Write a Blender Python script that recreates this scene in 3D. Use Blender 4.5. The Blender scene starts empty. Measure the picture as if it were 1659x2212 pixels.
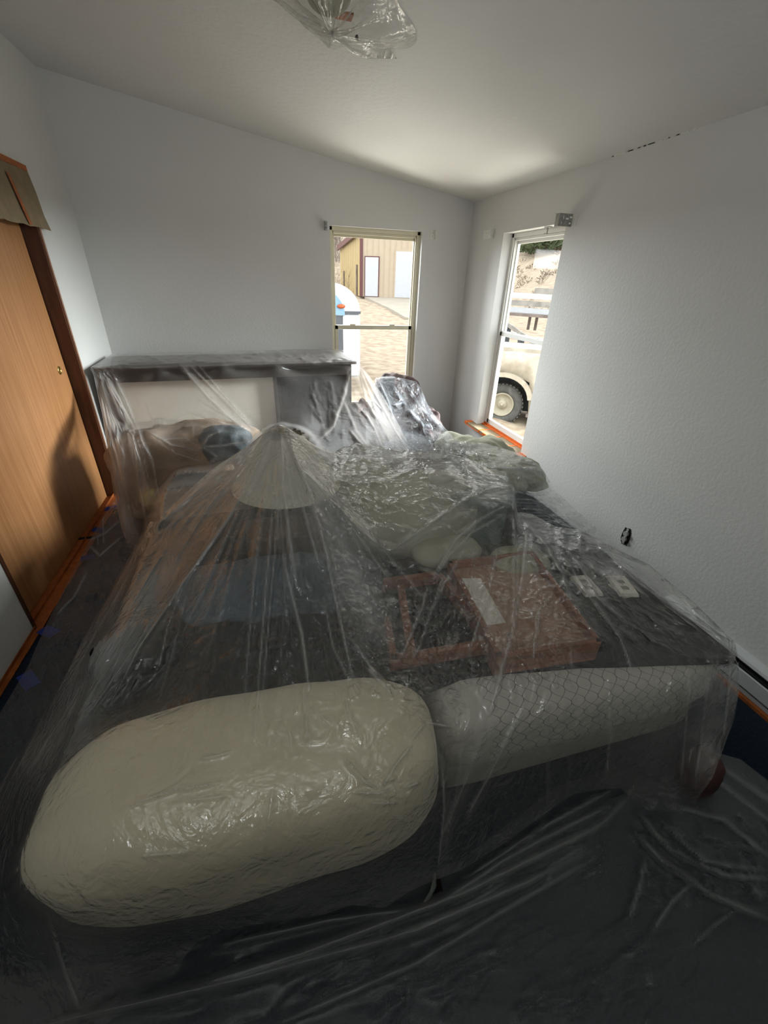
import bpy, bmesh, math, random
import numpy as np
from mathutils import Vector, Matrix
from math import pi, sin, cos
random.seed(7); rng = np.random.default_rng(11)
SC = bpy.context.scene; COL = SC.collection

# ------------------------------------------------------------------ camera
W_, H_, F_ = 1659.0, 2212.0, 905.0
CX, CY = W_ / 2, H_ / 2
def unit(v): return v / np.linalg.norm(v)
_up = -unit(np.array([770 - CX, 2744 - CY, F_]))
_y = np.array([545 - CX, 597 - CY, F_]); _y = unit(_y - _up * _y.dot(_up))
_x = np.cross(_y, _up)
RW = np.stack([_x, _y, _up])                 # camera (x right, y down, z forward) -> room axes
EYE = np.array([0, 0, 1.7])
def ray(px, py): return RW @ np.array([px - CX, py - CY, F_]) / F_
def at(px, py, ax, val):                     # real point of the room seen at a pixel, on the plane axis = val
    d = ray(px, py); k = 'xyz'.index(ax)
    return EYE + d * (val - EYE[k]) / d[k]
cd = bpy.data.cameras.new('camera'); cam = bpy.data.objects.new('camera', cd); COL.objects.link(cam)
cd.sensor_fit = 'HORIZONTAL'; cd.sensor_width = 36; cd.lens = 36 * F_ / W_; cd.clip_start = .02; cd.clip_end = 300
M = Matrix.Identity(4)
for i in range(3):
    M[i][0] = RW[i][0]; M[i][1] = -RW[i][1]; M[i][2] = -RW[i][2]; M[i][3] = EYE[i]
cam.matrix_world = M; SC.camera = cam

# ------------------------------------------------------------------ light and exposure
SC.view_settings.view_transform = 'Standard'; SC.view_settings.look = 'None'
SC.view_settings.gamma = 1; SC.view_settings.use_curve_mapping = False
SC.view_settings.exposure = 0.55
SC.cycles.use_denoising = True
SC.cycles.max_bounces = 10; SC.cycles.transparent_max_bounces = 24
SC.cycles.diffuse_bounces = 5; SC.cycles.sample_clamp_indirect = 6
wd = bpy.data.worlds.new('sky'); SC.world = wd; wd.use_nodes = True
nt = wd.node_tree; nt.nodes.clear()
_o = nt.nodes.new('ShaderNodeOutputWorld'); _b = nt.nodes.new('ShaderNodeBackground')
_b.inputs[0].default_value = (.93, .96, 1, 1); _b.inputs[1].default_value = 3.0
nt.links.new(_b.outputs[0], _o.inputs[0])
def area(name, loc, target, sx, sy, power, col=(1, 1, 1), spread=180):
    l = bpy.data.lights.new(name, 'AREA'); l.shape = 'RECTANGLE'; l.size = sx; l.size_y = sy
    l.energy = power; l.color = col; l.spread = math.radians(spread)
    o = bpy.data.objects.new(name, l); COL.objects.link(o); o.location = loc
    o.rotation_euler = (Vector(target) - Vector(loc)).to_track_quat('-Z', 'Y').to_euler()
    return o
# area lamps added out of view outside both windows, boosting the daylight indoors
area('fill_back_high', (-.35, 7.8, 2.9), (1.2, 4.5, 1.2), 2.4, 2.0, 240, (.93, .97, 1), 120)
area('fill_back_low', (1.2, 6.4, -.55), (1.1, 4.4, 1.5), 2.4, 1.6, 60, (1, .97, .90), 150)
area('fill_right_high', (6.2, 3.4, 2.9), (2.1, 3.45, 1.25), 2.6, 2.2, 800, (.93, .97, 1), 120)
area('fill_right_low', (3.5, 3.4, -.80), (2.1, 3.45, 1.4), 1.6, 1.4, 50, (1, .97, .90), 150)
# unseen fill lamp added behind the camera, aimed up to bounce off the ceiling
area('rear_fill', (-.2, -1.25, 1.9), (0.3, .6, 3.2), .9, .5, 15, (.95, .98, 1), 150)

# ------------------------------------------------------------------ materials
MATS = {}
def new_mat(name):
    m = bpy.data.materials.new(name); m.use_nodes = True; m.node_tree.nodes.clear(); MATS[name] = m
    return m, m.node_tree.nodes, m.node_tree.links
def pbr(name, col, rough=.7, metal=0, spec=.3, var=.06, vscale=6, bump=0, bscale=60, stretch=(1, 1, 1), col2=None, fac_lo=.4, fac_hi=.6, sheen=0, emit=0):
    m, N, L = new_mat(name)
    out = N.new('ShaderNodeOutputMaterial'); p = N.new('ShaderNodeBsdfPrincipled'); L.new(p.outputs[0], out.inputs[0])
    p.inputs['Roughness'].default_value = rough; p.inputs['Metallic'].default_value = metal
    p.inputs['Specular IOR Level'].default_value = spec
    if sheen: p.inputs['Sheen Weight'].default_value = sheen
    tc = N.new('ShaderNodeTexCoord'); mp = N.new('ShaderNodeMapping'); mp.inputs['Scale'].default_value = stretch
    L.new(tc.outputs['Object'], mp.inputs[0])
    n = N.new('ShaderNodeTexNoise'); n.inputs['Scale'].default_value = vscale; n.inputs['Detail'].default_value = 5
    L.new(mp.outputs[0], n.inputs[0])
    r = N.new('ShaderNodeMapRange'); r.inputs[1].default_value = fac_lo - .12; r.inputs[2].default_value = fac_hi + .12
    L.new(n.outputs[0], r.inputs[0])
    mx = N.new('ShaderNodeMix'); mx.data_type = 'RGBA'
    c2 = col2 or tuple(max(0, c * (1 - 2 * var)) for c in col)
    mx.inputs[6].default_value = (*col, 1); mx.inputs[7].default_value = (*c2, 1)
    L.new(r.outputs[0], mx.inputs[0]); L.new(mx.outputs[2], p.inputs['Base Color'])
    if bump:
        n2 = N.new('ShaderNodeTexNoise'); n2.inputs['Scale'].default_value = bscale; n2.inputs['Detail'].default_value = 3
        L.new(mp.outputs[0], n2.inputs[0])
        b = N.new('ShaderNodeBump'); b.inputs['Strength'].default_value = bump; b.inputs['Distance'].default_value = .01
        L.new(n2.outputs[0], b.inputs['Height']); L.new(b.outputs[0], p.inputs['Normal'])
    return m
wall_m = pbr('wall_paint', (.62, .62, .60), .55, var=.02, vscale=1.5, bump=.14, bscale=55, spec=.35)
ceil_m = pbr('ceiling_paint', (.64, .64, .615), .6, var=.02, vscale=2, bump=.35, bscale=32, spec=.3)
carpet_m = pbr('dark_carpet', (.022, .034, .055), .95, var=.25, vscale=90, bump=.6, bscale=300, spec=.1)
trim_m = pbr('dark_brown_trim', (.105, .035, .014), .45, var=.25, vscale=7, stretch=(6, 6, .5), spec=.4)
edge_m = pbr('brown_trim_edge', (.30, .15, .09), .5, var=.15, vscale=12)
door_m = pbr('oak_veneer', (.42, .205, .085), .42, vscale=5, stretch=(9, 9, .35), col2=(.30, .135, .05), spec=.45)
tape_m = pbr('orange_masking_tape', (.70, .15, .02), .6, var=.15, vscale=25, bump=.2)
taped_m = pbr('worn_orange_tape', (.42, .12, .03), .6, var=.2, vscale=25, bump=.2)
blue_tape_m = pbr('blue_painters_tape', (.02, .05, .30), .6, var=.2, vscale=25, bump=.2)
card_m = pbr('kraft_paper', (.25, .19, .115), .8, var=.12, vscale=14, bump=.15)
cardb_m = pbr('cardboard', (.26, .20, .15), .8, var=.1, vscale=10, bump=.1)
vinyl_m = pbr('cream_vinyl', (.66, .62, .47), .4, var=.03)
vinylw_m = pbr('white_vinyl', (.74, .74, .70), .4, var=.03)
brass_m = pbr('brass', (.75, .55, .2), .3, 1)
metal_m = pbr('galvanised_bracket', (.42, .43, .40), .45, .7, var=.2, vscale=60)
paint_m = pbr('white_painted_bracket', (.72, .72, .68), .5, var=.05)
heater_m = pbr('white_enamel', (.55, .57, .57), .4, var=.04)
dark_m = pbr('black_gap', (.012, .012, .012), .8)
rcpt_m = pbr('grey_receptacle', (.38, .38, .35), .45)
plate_m = pbr('almond_plate', (.78, .74, .66), .35, var=.03)
console_m = pbr('dark_walnut', (.03, .02, .016), .45, var=.3, vscale=6, stretch=(.5, 8, 8), spec=.5)
black_m = pbr('black_fabric', (.006, .007, .007), .95, var=.3, vscale=8, bump=.5, bscale=30, spec=.1)
cream_m = pbr('cream_fleece', (.78, .70, .51), .9, var=.10, vscale=3, bump=.35, bscale=14, sheen=.3)
pale_m = pbr('pale_olive_fabric', (.46, .46, .35), .9, var=.14, vscale=5, bump=.4, bscale=20)
base_m = pbr('box_spring_cloth', (.40, .38, .33), .9, var=.08)
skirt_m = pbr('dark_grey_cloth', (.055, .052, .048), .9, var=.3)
wood_m = pbr('reddish_wood', (.34, .12, .055), .45, var=.3, vscale=6, stretch=(1, 9, 9), spec=.45)
board_m = pbr('tan_panel', (.42, .25, .165), .6, var=.1)
brownf_m = pbr('brown_furniture', (.10, .065, .045), .6, var=.25)
slate_m = pbr('slate_blue_cloth', (.085, .12, .15), .8, var=.3, vscale=4, bump=.3)
greybag_m = pbr('grey_blue_bag', (.15, .18, .20), .6, var=.3, vscale=8, bump=.3)
yellow_m = pbr('mustard_cloth', (.52, .45, .20), .8, var=.2)
tanblk_m = pbr('tan_blanket', (.33, .25, .185), .9, var=.25, vscale=7, bump=.4, bscale=25)
mauve_m = pbr('mauve_brown_cloth', (.15, .10, .095), .85, var=.4, vscale=9, bump=.4, bscale=25, spec=.3)
bin_m = pbr('dark_green_plastic', (.07, .12, .09), .35, var=.2)
lamp_m = pbr('cream_lampshade', (.72, .68, .55), .8, var=.05)
strap_m = pbr('white_strap', (.30, .31, .28), .8, var=.1)
ribbon_m = pbr('maroon_ribbon', (.028, .008, .006), .7, var=.2)
steel_y = pbr('yellow_metal_siding', (0.390, 0.300, 0.150), .5, var=.05)
steel_t = pbr('tan_metal_siding', (0.360, 0.290, 0.210), .5, var=.04)
maroon_m = pbr('maroon_trim', (0.100, 0.035, 0.037), .5)
wdoor_m = pbr('white_door', (0.390, 0.400, 0.420), .4, var=.03)
conc_m = pbr('concrete', (0.310, 0.275, 0.225), .9, var=.08, vscale=2, bump=.2)
grass_m = pbr('dry_grass', (.34, .285, .205), .95, vscale=3.5, stretch=(1, 1.6, 1), col2=(.225, .165, .12), bump=1, bscale=26, fac_lo=.47, fac_hi=.53)
bush_m = pbr('sage_leaves', (0.110, 0.135, 0.065), .9, var=.3, vscale=9)
drybush_m = pbr('dry_twigs', (0.180, 0.125, 0.080), .9, var=.3, vscale=9)
bark_m = pbr('grey_bark', (0.200, 0.160, 0.140), .9, var=.2)
white_m = pbr('white_fibreglass', (0.400, 0.410, 0.420), .3, var=.04)
blue_m = pbr('pale_blue_paint', (0.150, 0.250, 0.350), .3, var=.1)
dgray_m = pbr('dark_grey_panel', (0.060, 0.065, 0.075), .5)
amber_m = pbr('amber_lens', (0.300, 0.060, 0.015), .3)
truck_m = pbr('cream_truck_paint', (0.370, 0.340, 0.275), .45, vscale=7, col2=(0.260, 0.220, 0.170))
tire_m = pbr('dusty_rubber', (0.085, 0.083, 0.075), .9, var=.2, vscale=12, bump=.4)
rim_m = pbr('cream_wheel', (0.310, 0.280, 0.210), .5, var=.12)
under_m = pbr('truck_underbody', (0.025, 0.028, 0.030), .8)
rock_m = pbr('pale_stone', (0.310, 0.285, 0.250), .9, var=.2)

def glass_mat():
    m, N, L = new_mat('window_glass')
    out = N.new('ShaderNodeOutputMaterial'); t = N.new('ShaderNodeBsdfTransparent'); g = N.new('ShaderNodeBsdfGlossy')
    t.inputs[0].default_value = (.96, .97, .96, 1); g.inputs['Roughness'].default_value = .03
    mx = N.new('ShaderNodeMixShader'); mx.inputs[0].default_value = .005; L.new(t.outputs[0], mx.inputs[1]); L.new(g.outputs[0], mx.inputs[2])
    L.new(mx.outputs[0], out.inputs[0]); return m
glass_m = glass_mat()

def film_mat(name, haze=.2, graze=.55, tint=(.9, .9, .87), gloss=.16, rough=.16, bstr=.35, scale=26, stretch=(1, 1, 1)):
    """thin polythene sheet: mostly see-through, milky where looked at along the surface, wet-looking glints"""
    m, N, L = new_mat(name)
    out = N.new('ShaderNodeOutputMaterial')
    tc = N.new('ShaderNodeTexCoord'); mp = N.new('ShaderNodeMapping'); mp.inputs['Scale'].default_value = stretch
    L.new(tc.outputs['Object'], mp.inputs[0])
    n = N.new('ShaderNodeTexNoise'); n.inputs['Scale'].default_value = scale; n.inputs['Detail'].default_value = 4; n.inputs['Distortion'].default_value = 1.2
    n.noise_dimensions = '3D'; L.new(mp.outputs[0], n.inputs[0])
    v = N.new('ShaderNodeTexNoise'); v.inputs['Scale'].default_value = scale * .35; v.inputs['Detail'].default_value = 2
    v.inputs['Distortion'].default_value = 2.5
    L.new(mp.outputs[0], v.inputs[0])
    ad = N.new('ShaderNodeMath'); ad.operation = 'MULTIPLY_ADD'; ad.inputs[1].default_value = 2.0
    L.new(v.outputs[0], ad.inputs[0]); L.new(n.outputs[0], ad.inputs[2])
    b = N.new('ShaderNodeBump'); b.inputs['Strength'].default_value = bstr; b.inputs['Distance'].default_value = .012
    L.new(ad.outputs[0], b.inputs['Height'])
    lw = N.new('ShaderNodeLayerWeight'); lw.inputs[0].default_value = .35; L.new(b.outputs[0], lw.inputs['Normal'])
    pw = N.new('ShaderNodeMath'); pw.operation = 'POWER'; pw.inputs[1].default_value = 1.6; L.new(lw.outputs['Facing'], pw.inputs[0])
    ma = N.new('ShaderNodeMath'); ma.operation = 'MULTIPLY_ADD'; ma.inputs[1].default_value = graze; ma.inputs[2].default_value = haze; ma.use_clamp = True
    L.new(pw.outputs[0], ma.inputs[0])
    at_ = N.new('ShaderNodeAttribute'); at_.attribute_name = 'fold_haze'
    a2 = N.new('ShaderNodeMath'); a2.operation = 'ADD'; a2.use_clamp = True; L.new(ma.outputs[0], a2.inputs[0]); L.new(at_.outputs['Fac'], a2.inputs[1])
    a3 = N.new('ShaderNodeMath'); a3.operation = 'MINIMUM'; a3.inputs[1].default_value = .82; L.new(a2.outputs[0], a3.inputs[0]); ma = a3
    tr = N.new('ShaderNodeBsdfTransparent'); tr.inputs[0].default_value = (.97, .97, .96, 1)
    df = N.new('ShaderNodeBsdfDiffuse'); df.inputs[0].default_value = (*tint, 1); L.new(b.outputs[0], df.inputs['Normal'])
    tl = N.new('ShaderNodeBsdfTranslucent'); tl.inputs[0].default_value = (*tint, 1); L.new(b.outputs[0], tl.inputs['Normal'])
    m1 = N.new('ShaderNodeMixShader'); m1.inputs[0].default_value = .5; L.new(df.outputs[0], m1.inputs[1]); L.new(tl.outputs[0], m1.inputs[2])
    m2 = N.new('ShaderNodeMixShader'); L.new(ma.outputs[0], m2.inputs[0]); L.new(tr.outputs[0], m2.inputs[1]); L.new(m1.outputs[0], m2.inputs[2])
    gl = N.new('ShaderNodeBsdfGlossy'); gl.inputs['Roughness'].default_value = rough; L.new(b.outputs[0], gl.inputs['Normal'])
    l2 = N.new('ShaderNodeLayerWeight'); l2.inputs[0].default_value = .5; L.new(b.outputs[0], l2.inputs['Normal'])
    fr = N.new('ShaderNodeMath'); fr.operation = 'POWER'; fr.inputs[1].default_value = 4.0; L.new(l2.outputs['Facing'], fr.inputs[0])
    fa = N.new('ShaderNodeMath'); fa.operation = 'MULTIPLY_ADD'; fa.inputs[1].default_value = .75; fa.inputs[2].default_value = gloss * .4; fa.use_clamp = True
    L.new(fr.outputs[0], fa.inputs[0])
    m3 = N.new('ShaderNodeMixShader'); L.new(fa.outputs[0], m3.inputs[0]); L.new(m2.outputs[0], m3.inputs[1]); L.new(gl.outputs[0], m3.inputs[2])
    L.new(m3.outputs[0], out.inputs[0]); return m
film_m = film_mat('plastic_film', .04, .36, gloss=.30, rough=.09, bstr=.5)
film2_m = film_mat('plastic_film_taut', .035, .26, (.86, .81, .77), gloss=.05, rough=.3, bstr=.15, scale=12)
film3_m = film_mat('plastic_film_crinkled', .08, .35, (.74, .78, .84), gloss=.14, rough=.12, bstr=.8, scale=34)
filmf_m = film_mat('plastic_film_floor', .13, .38, (.75, .78, .76), gloss=.12, rough=.3, bstr=.3, scale=9)
filmh_m = film_mat('plastic_film_double', .10, .5, (.9, .9, .86), gloss=.3, rough=.15, bstr=.6, scale=16)

def ogee_mat():
    m, N, L = new_mat('quilted_ogee_cloth')
    out = N.new('ShaderNodeOutputMaterial'); p = N.new('ShaderNodeBsdfPrincipled'); L.new(p.outputs[0], out.inputs[0]); p.inputs['Roughness'].default_value = .85
    tc = N.new('ShaderNodeTexCoord'); sp = N.new('ShaderNodeSeparateXYZ'); L.new(tc.outputs['Object'], sp.inputs[0])
    def mt(op, a, b=None, c=None):
        n = N.new('ShaderNodeMath'); n.operation = op
        for i, v in enumerate((a, b, c)):
            if v is None: continue
            if isinstance(v, (int, float)): n.inputs[i].default_value = v
            else: L.new(v, n.inputs[i])
        return n.outputs[0]
    X = sp.outputs[0]; Z = mt('ADD', sp.outputs[2], sp.outputs[1]); w = .050
    c = mt('MULTIPLY', mt('COSINE', mt('MULTIPLY', Z, 2 * pi / .115)), w * .5)
    ln = None
    for s in (1, -1):
        d = mt('ABSOLUTE', mt('SUBTRACT', mt('PINGPONG', mt('MULTIPLY_ADD', c, s, X), w / 2), 0))
        d = mt('MINIMUM', d, mt('SUBTRACT', w, d)) if False else d
        ln = d if ln is None else mt('MINIMUM', ln, d)
    k = mt('LESS_THAN', ln, .0016)
    band = mt('MULTIPLY', mt('GREATER_THAN', sp.outputs[2], -.085), mt('GREATER_THAN', sp.outputs[0], -.40))
    k = mt('MULTIPLY', k, band)
    mx = N.new('ShaderNodeMix'); mx.data_type = 'RGBA'; mx.inputs[6].default_value = (.56, .54, .47, 1); mx.inputs[7].default_value = (.22, .21, .19, 1)
    L.new(k, mx.inputs[0]); L.new(mx.outputs[2], p.inputs['Base Color'])
    return m
ogee_m = ogee_mat()

# ------------------------------------------------------------------ helpers
def tag(o, label=None, cat=None, group=None, kind=None):
    if label: o['label'] = label
    if cat: o['category'] = cat
    if group: o['group'] = group
    if kind: o['kind'] = kind
    return o
def link(name, me, mat=None, parent=None, smooth=False):
    o = bpy.data.objects.new(name, me); COL.objects.link(o)
    if mat is not None and not me.materials: me.materials.append(mat)
    if parent: o.parent = parent
    if smooth: me.polygons.foreach_set('use_smooth', [True] * len(me.polygons))
    return o
def mesh(name, V, F, mat=None, parent=None, smooth=False):
    me = bpy.data.meshes.new(name); me.from_pydata([tuple(map(float, v)) for v in V], [], [tuple(map(int, f)) for f in F]); me.update()
    return link(name, me, mat, parent, smooth)
def empty(name, loc, label, cat, group=None, rz=0):
    o = bpy.data.objects.new(name, None); COL.objects.link(o); o.location = loc; o.rotation_euler = (0, 0, rz)
    o.empty_display_size = .05
    bpy.context.view_layer.update() if False else None
    return tag(o, label, cat, group)
class BM:
    def __init__(s): s.b = bmesh.new()
    def box(s, lo, hi, rot=None, bev=0):
        lo = Vector(lo); hi = Vector(hi); c = (lo + hi) / 2; d = hi - lo
        mt = Matrix.Translation(c) @ (rot.to_4x4() if rot else Matrix.Identity(4)) @ Matrix.Diagonal((*d, 1))
        r = bmesh.ops.create_cube(s.b, size=1, matrix=mt)
        if bev:
            ed = {e for v in r['verts'] for e in v.link_edges}
            bmesh.ops.bevel(s.b, geom=list(ed), offset=bev, segments=2, affect='EDGES', profile=.6)
        return s
    def cyl(s, p0, p1, r0, r1=None, n=16, caps=True):
        p0 = Vector(p0); p1 = Vector(p1); d = p1 - p0; r1 = r0 if r1 is None else r1
        q = Vector((0, 0, 1)).rotation_difference(d.normalized()).to_matrix().to_4x4()
        bmesh.ops.create_cone(s.b, cap_ends=caps, segments=n, radius1=r0, radius2=r1, depth=d.length, matrix=Matrix.Translation((p0 + p1) / 2) @ q)
        return s
    def poly(s, pts, ext):
        """prism: polygon pts (3d) extruded by vector ext"""
        a = [s.b.verts.new(p) for p in pts]; e = Vector(ext); c = [s.b.verts.new(Vector(p) + e) for p in pts]
        s.b.faces.new(a); s.b.faces.new(c[::-1]); n = len(a)
        for i in range(n): s.b.faces.new((a[i], c[i], c[(i + 1) % n], a[(i + 1) % n]))
        return s
    def quad(s, *p):
        s.b.faces.new([s.b.verts.new(q) for q in p]); return s
    def torus(s, c, R, r, axis='y', n=28, m=10, sq=1):
        V = []
        for i in range(n):
            a = 2 * pi * i / n
            for j in range(m):
                t = 2 * pi * j / m; rr = R + r * cos(t); h = r * sq * sin(t)
                p = (rr * cos(a), h, rr * sin(a)) if axis == 'y' else (h, rr * cos(a), rr * sin(a))
                V.append(s.b.verts.new((c[0] + p[0], c[1] + p[1], c[2] + p[2])))
        for i in range(n):
            for j in range(m):
                s.b.faces.new((V[i * m + j], V[((i + 1) % n) * m + j], V[((i + 1) % n) * m + (j + 1) % m], V[i * m + (j + 1) % m]))
        return s
    def out(s, name, mat, parent=None, smooth=False):
        bmesh.ops.recalc_face_normals(s.b, faces=s.b.faces)
        me = bpy.data.meshes.new(name); s.b.to_mesh(me); s.b.free()
        o = link(name, me, mat, parent, smooth)
        if parent is not None: o.matrix_parent_inverse = Matrix.Translation(parent.location).inverted() if parent.type == 'EMPTY' else Matrix.Identity(4)
        return o
def box(name, lo, hi, mat, parent=None, bev=0, rot=None): return BM().box(lo, hi, rot, bev).out(name, mat, parent)
def struct(o): o['kind'] = 'structure'; return o

XL, XR, YB, YF = -1.312, 2.125, 4.57, -1.35
def zceil(x): return 2.385 + (XR - x) * (2.93 - 2.385) / (XR - XL)

# ------------------------------------------------------------------ room shell
def holed_wall(name, o0, U, V, NRM, w, hfun, holes, th, mat):
    """wall panel in the plane (U, V) with rectangular openings, given thickness"""
    us = sorted({0, w, *[h[0] for h in holes], *[h[1] for h in holes]})
    b = BM(); o0 = Vector(o0); U = Vector(U); V = Vector(V); NRM = Vector(NRM)
    for i in range(len(us) - 1):
        ua, ub = us[i], us[i + 1]
        cuts = [h for h in holes if h[0] <= ua + 1e-6 and h[1] >= ub - 1e-6]
        segs = [(0, None)] if not cuts else [(0, cuts[0][2]), (cuts[0][3], None)]
        for z0, z1 in segs:
            if z1 is not None and z1 - z0 < .002: continue
            za, zb = (z1, z1) if z1 is not None else (hfun(ua), hfun(ub))
            b.poly([o0 + U * ua + V * z0, o0 + U * ub + V * z0, o0 + U * ub + V * zb, o0 + U * ua + V * za], NRM * th)
    bmesh.ops.remove_doubles(b.b, verts=b.b.verts, dist=1e-5)
    return struct(b.out(name, mat))
struct(box('floor', (XL - .9, YF - .1, -.15), (XR + .17, YB + .17, 0), carpet_m))
b = BM(); b.poly([(XL - .9, YF - .1, zceil(XL - .9)), (XR + .17, YF - .1, zceil(XR + .17)), (XR + .17, YF - .1, 3.4), (XL - .9, YF - .1, 3.4)], (0, YB + .27 - YF, 0))
struct(b.out('ceiling', ceil_m))
BW = (.725, 1.625, .42, 2.125)         # back window x0 x1 z0 z1
holed_wall('wall_back', (XL - .9, YB, 0), (1, 0, 0), (0, 0, 1), (0, 1, 0), XR + .17 - XL + .9, lambda u: zceil(XL - .9 + u) + .02,
           [(BW[0] - XL + .9, BW[1] - XL + .9, BW[2], BW[3])], .16, wall_m)
RWN = (3.035, 3.895, .405, 2.09)       # right window y0 y1 z0 z1
holed_wall('wall_right', (XR, YF, 0), (0, 1, 0), (0, 0, 1), (1, 0, 0), YB - YF, lambda u: zceil(XR) + .02,
           [(RWN[0] - YF, RWN[1] - YF, RWN[2], RWN[3])], .16, wall_m)
CL = (2.09, 3.73, 2.0)                 # closet y0 y1 top
holed_wall('wall_left', (XL, YF, 0), (0, 1, 0), (0, 0, 1), (-1, 0, 0), YB - YF, lambda u: zceil(XL) + .02,
           [(CL[0] - YF, CL[1] - YF, 0, CL[2])], .12, wall_m)
holed_wall('wall_front', (XL - .9, YF, 0), (1, 0, 0), (0, 0, 1), (0, -1, 0), XR + .17 - XL + .9, lambda u: zceil(XL - .9 + u) + .02,
           [(-.65 - XL + .9, .25 - XL + .9, 0, 2.05)], .12, wall_m)
struct(box('wall_skyblock', (-1.6, -2.6, 0), (1.6, -2.5, 2.6), wall_m)); struct(box('wall_skyblock_side', (-1.2, -2.5, 0), (-1.1, YF - .12, 2.6), wall_m)); struct(box('wall_skyblock_side', (.7, -2.5, 0), (.8, YF - .12, 2.6), wall_m))  # unseen box added behind the doorway opening to block sky light
struct(box('ceiling_skyblock', (-1.6, -2.6, 2.3), (1.6, YF - .12, 2.4), ceil_m)); struct(box('floor_skyblock', (-1.6, -2.6, -.1), (1.6, YF - .1, 0), carpet_m))
# caulk ridge peeling along the right hand wall / ceiling joint
b = BM()
for k in range(12):
    y = 2.15 + k * .05 + random.uniform(0, .02); l = random.uniform(.02, .07) * (1.5 if 2.2 < y < 2.7 else .8)
    t = random.uniform(.001, .002)
    b.box((XR - .005, y, zceil(XR) - t - .003), (XR + .002, y + l, zceil(XR) + .001), None)
tr = b.out('trim_1', paint_m); tag(tr, kind='structure')

# ------------------------------------------------------------------ closet on the left
t = empty('door_1', (XL, 2.9, 0), 'wooden sliding closet door in the left wall', 'door'); t['kind'] = 'structure'; del t['label']; del t['category']
XD = XL - .075
box('door_panel', (XD - .035, CL[0] - .02, .012), (XD, CL[1] - .055 + .02, CL[2] - .03), door_m, t, .003)
box('door_panel', (XD - .085, CL[0] - .02, .012), (XD - .045, 2.95, CL[2] - .03), door_m, t, .003)
p = at(128, 800, 'x', XD)
b = BM().torus((XD + .001, p[1], p[2]), .024, .005, 'x', 24, 8); hp = b.out('finger_pull', brass_m, t, True); hp['label'] = 'round brass finger pull'
b = BM().cyl((XD - .004, p[1], p[2]), (XD + .002, p[1], p[2]), .02); b.out('pull_cup', brass_m, hp)
struct(box('trim_2', (XL - .12, CL[1] - .02, 0), (XL + .012, CL[1] + .0, CL[2]), trim_m))
struct(box('trim_3', (XL - .003, CL[1] - .002, 0), (XL + .018, CL[1] + .02, CL[2] + .02), edge_m))
struct(box('trim_4', (XL - .12, CL[0], CL[2] - .03), (XL + .01, CL[1], CL[2]), trim_m))
struct(box('trim_5', (XL - .12, CL[0] - .02, 0), (XL + .006, CL[0] + .002, CL[2]), trim_m))
for q in [(-2.1, 1.9, -2.08, 4.0)]: struct(box('wall_closet', (q[0], q[1], 0), (q[2], q[3], 2.4), wall_m))
struct(box('wall_closet_side', (-2.08, 4.0, 0), (XL - .12, 4.02, 2.4), wall_m)); struct(box('wall_closet_side', (-2.08, 1.88, 0), (XL - .12, 1.9, 2.4), wall_m))
# kraft paper valance taped over the closet head track
t = empty('paper_valance', (XL + .03, 3.0, 1.95), 'brown kraft paper taped over the top of the closet doorway', 'masking paper')
V = []; F = []; n = 24
prof = [(.0, 2.245), (.024, 2.24), (.032, 2.12), (.03, 2.0), (.036, 1.925)]
for i in range(n + 1):
    y = 1.9 + (3.80 - 1.9) * i / n
    for k, (dx, z) in enumerate(prof):
        V.append((XL + dx + .003 * sin(i * 1.7 + k) * (k > 0), y + (.02 * k if i == n else 0) - .02, z + .004 * sin(i * 2.3) * (k == 4)))
for i in range(n):
    for k in range(4): a = i * 5 + k; F.append((a, a + 1, a + 6, a + 5))
me = mesh('paper_sheet', V, F, card_m, t); me.matrix_parent_inverse = Matrix.Translation(t.location).inverted()
sm = me.modifiers.new('s', 'SOLIDIFY'); sm.thickness = .002
o = box('tape_strip', (XL + .0, 1.9, 2.222), (XL + .03, 3.78, 2.252), taped_m, t); o['label'] = 'orange tape along the top edge'
o = BM().poly([(XL + .036, 3.45, 2.17), (XL + .036, 3.48, 2.17), (XL + .041, 3.57, 1.93), (XL + .041, 3.53, 1.93)], (.002, 0, 0)).out('tape_strip', taped_m, t)
# orange tape along the floor by the left wall, three torn lengths
for i, (ya, yb, w, lab) in enumerate([(-.4, 2.08, .030, 'orange masking tape along floor beneath the left wall, nearest length'), (2.06, 3.0, .034, 'orange masking tape along floor under the closet door, middle length'), (3.04, 3.72, .036, 'orange masking tape by the closet jamb, farthest length')]):
    b = BM(); n = 14
    for k in range(n):
        y0 = ya + (yb - ya) * k / n; y1 = ya + (yb - ya) * (k + 1) / n; dx = .003 * sin(k * 2.1 + i)
        b.poly([(XL - .001 + (-.10 if i else 0), y0, .002), (XL + w + dx, y0, .006), (XL + w + dx * .5, y1, .006), (XL - .001 + (-.10 if i else 0), y1, .002)], (0, 0, .004))
        b.poly([(XL + (-.03 if i else 0), y0, .004), (XL + .004 + (-.03 if i else 0), y0, .03), (XL + .004 + (-.03 if i else 0), y1, .03), (XL + (-.03 if i else 0), y1, .004)], (.003, 0, 0))
    tag(b.out('floor_tape', taped_m), lab, 'tape', 'orange tape on the left floor edge')

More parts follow.
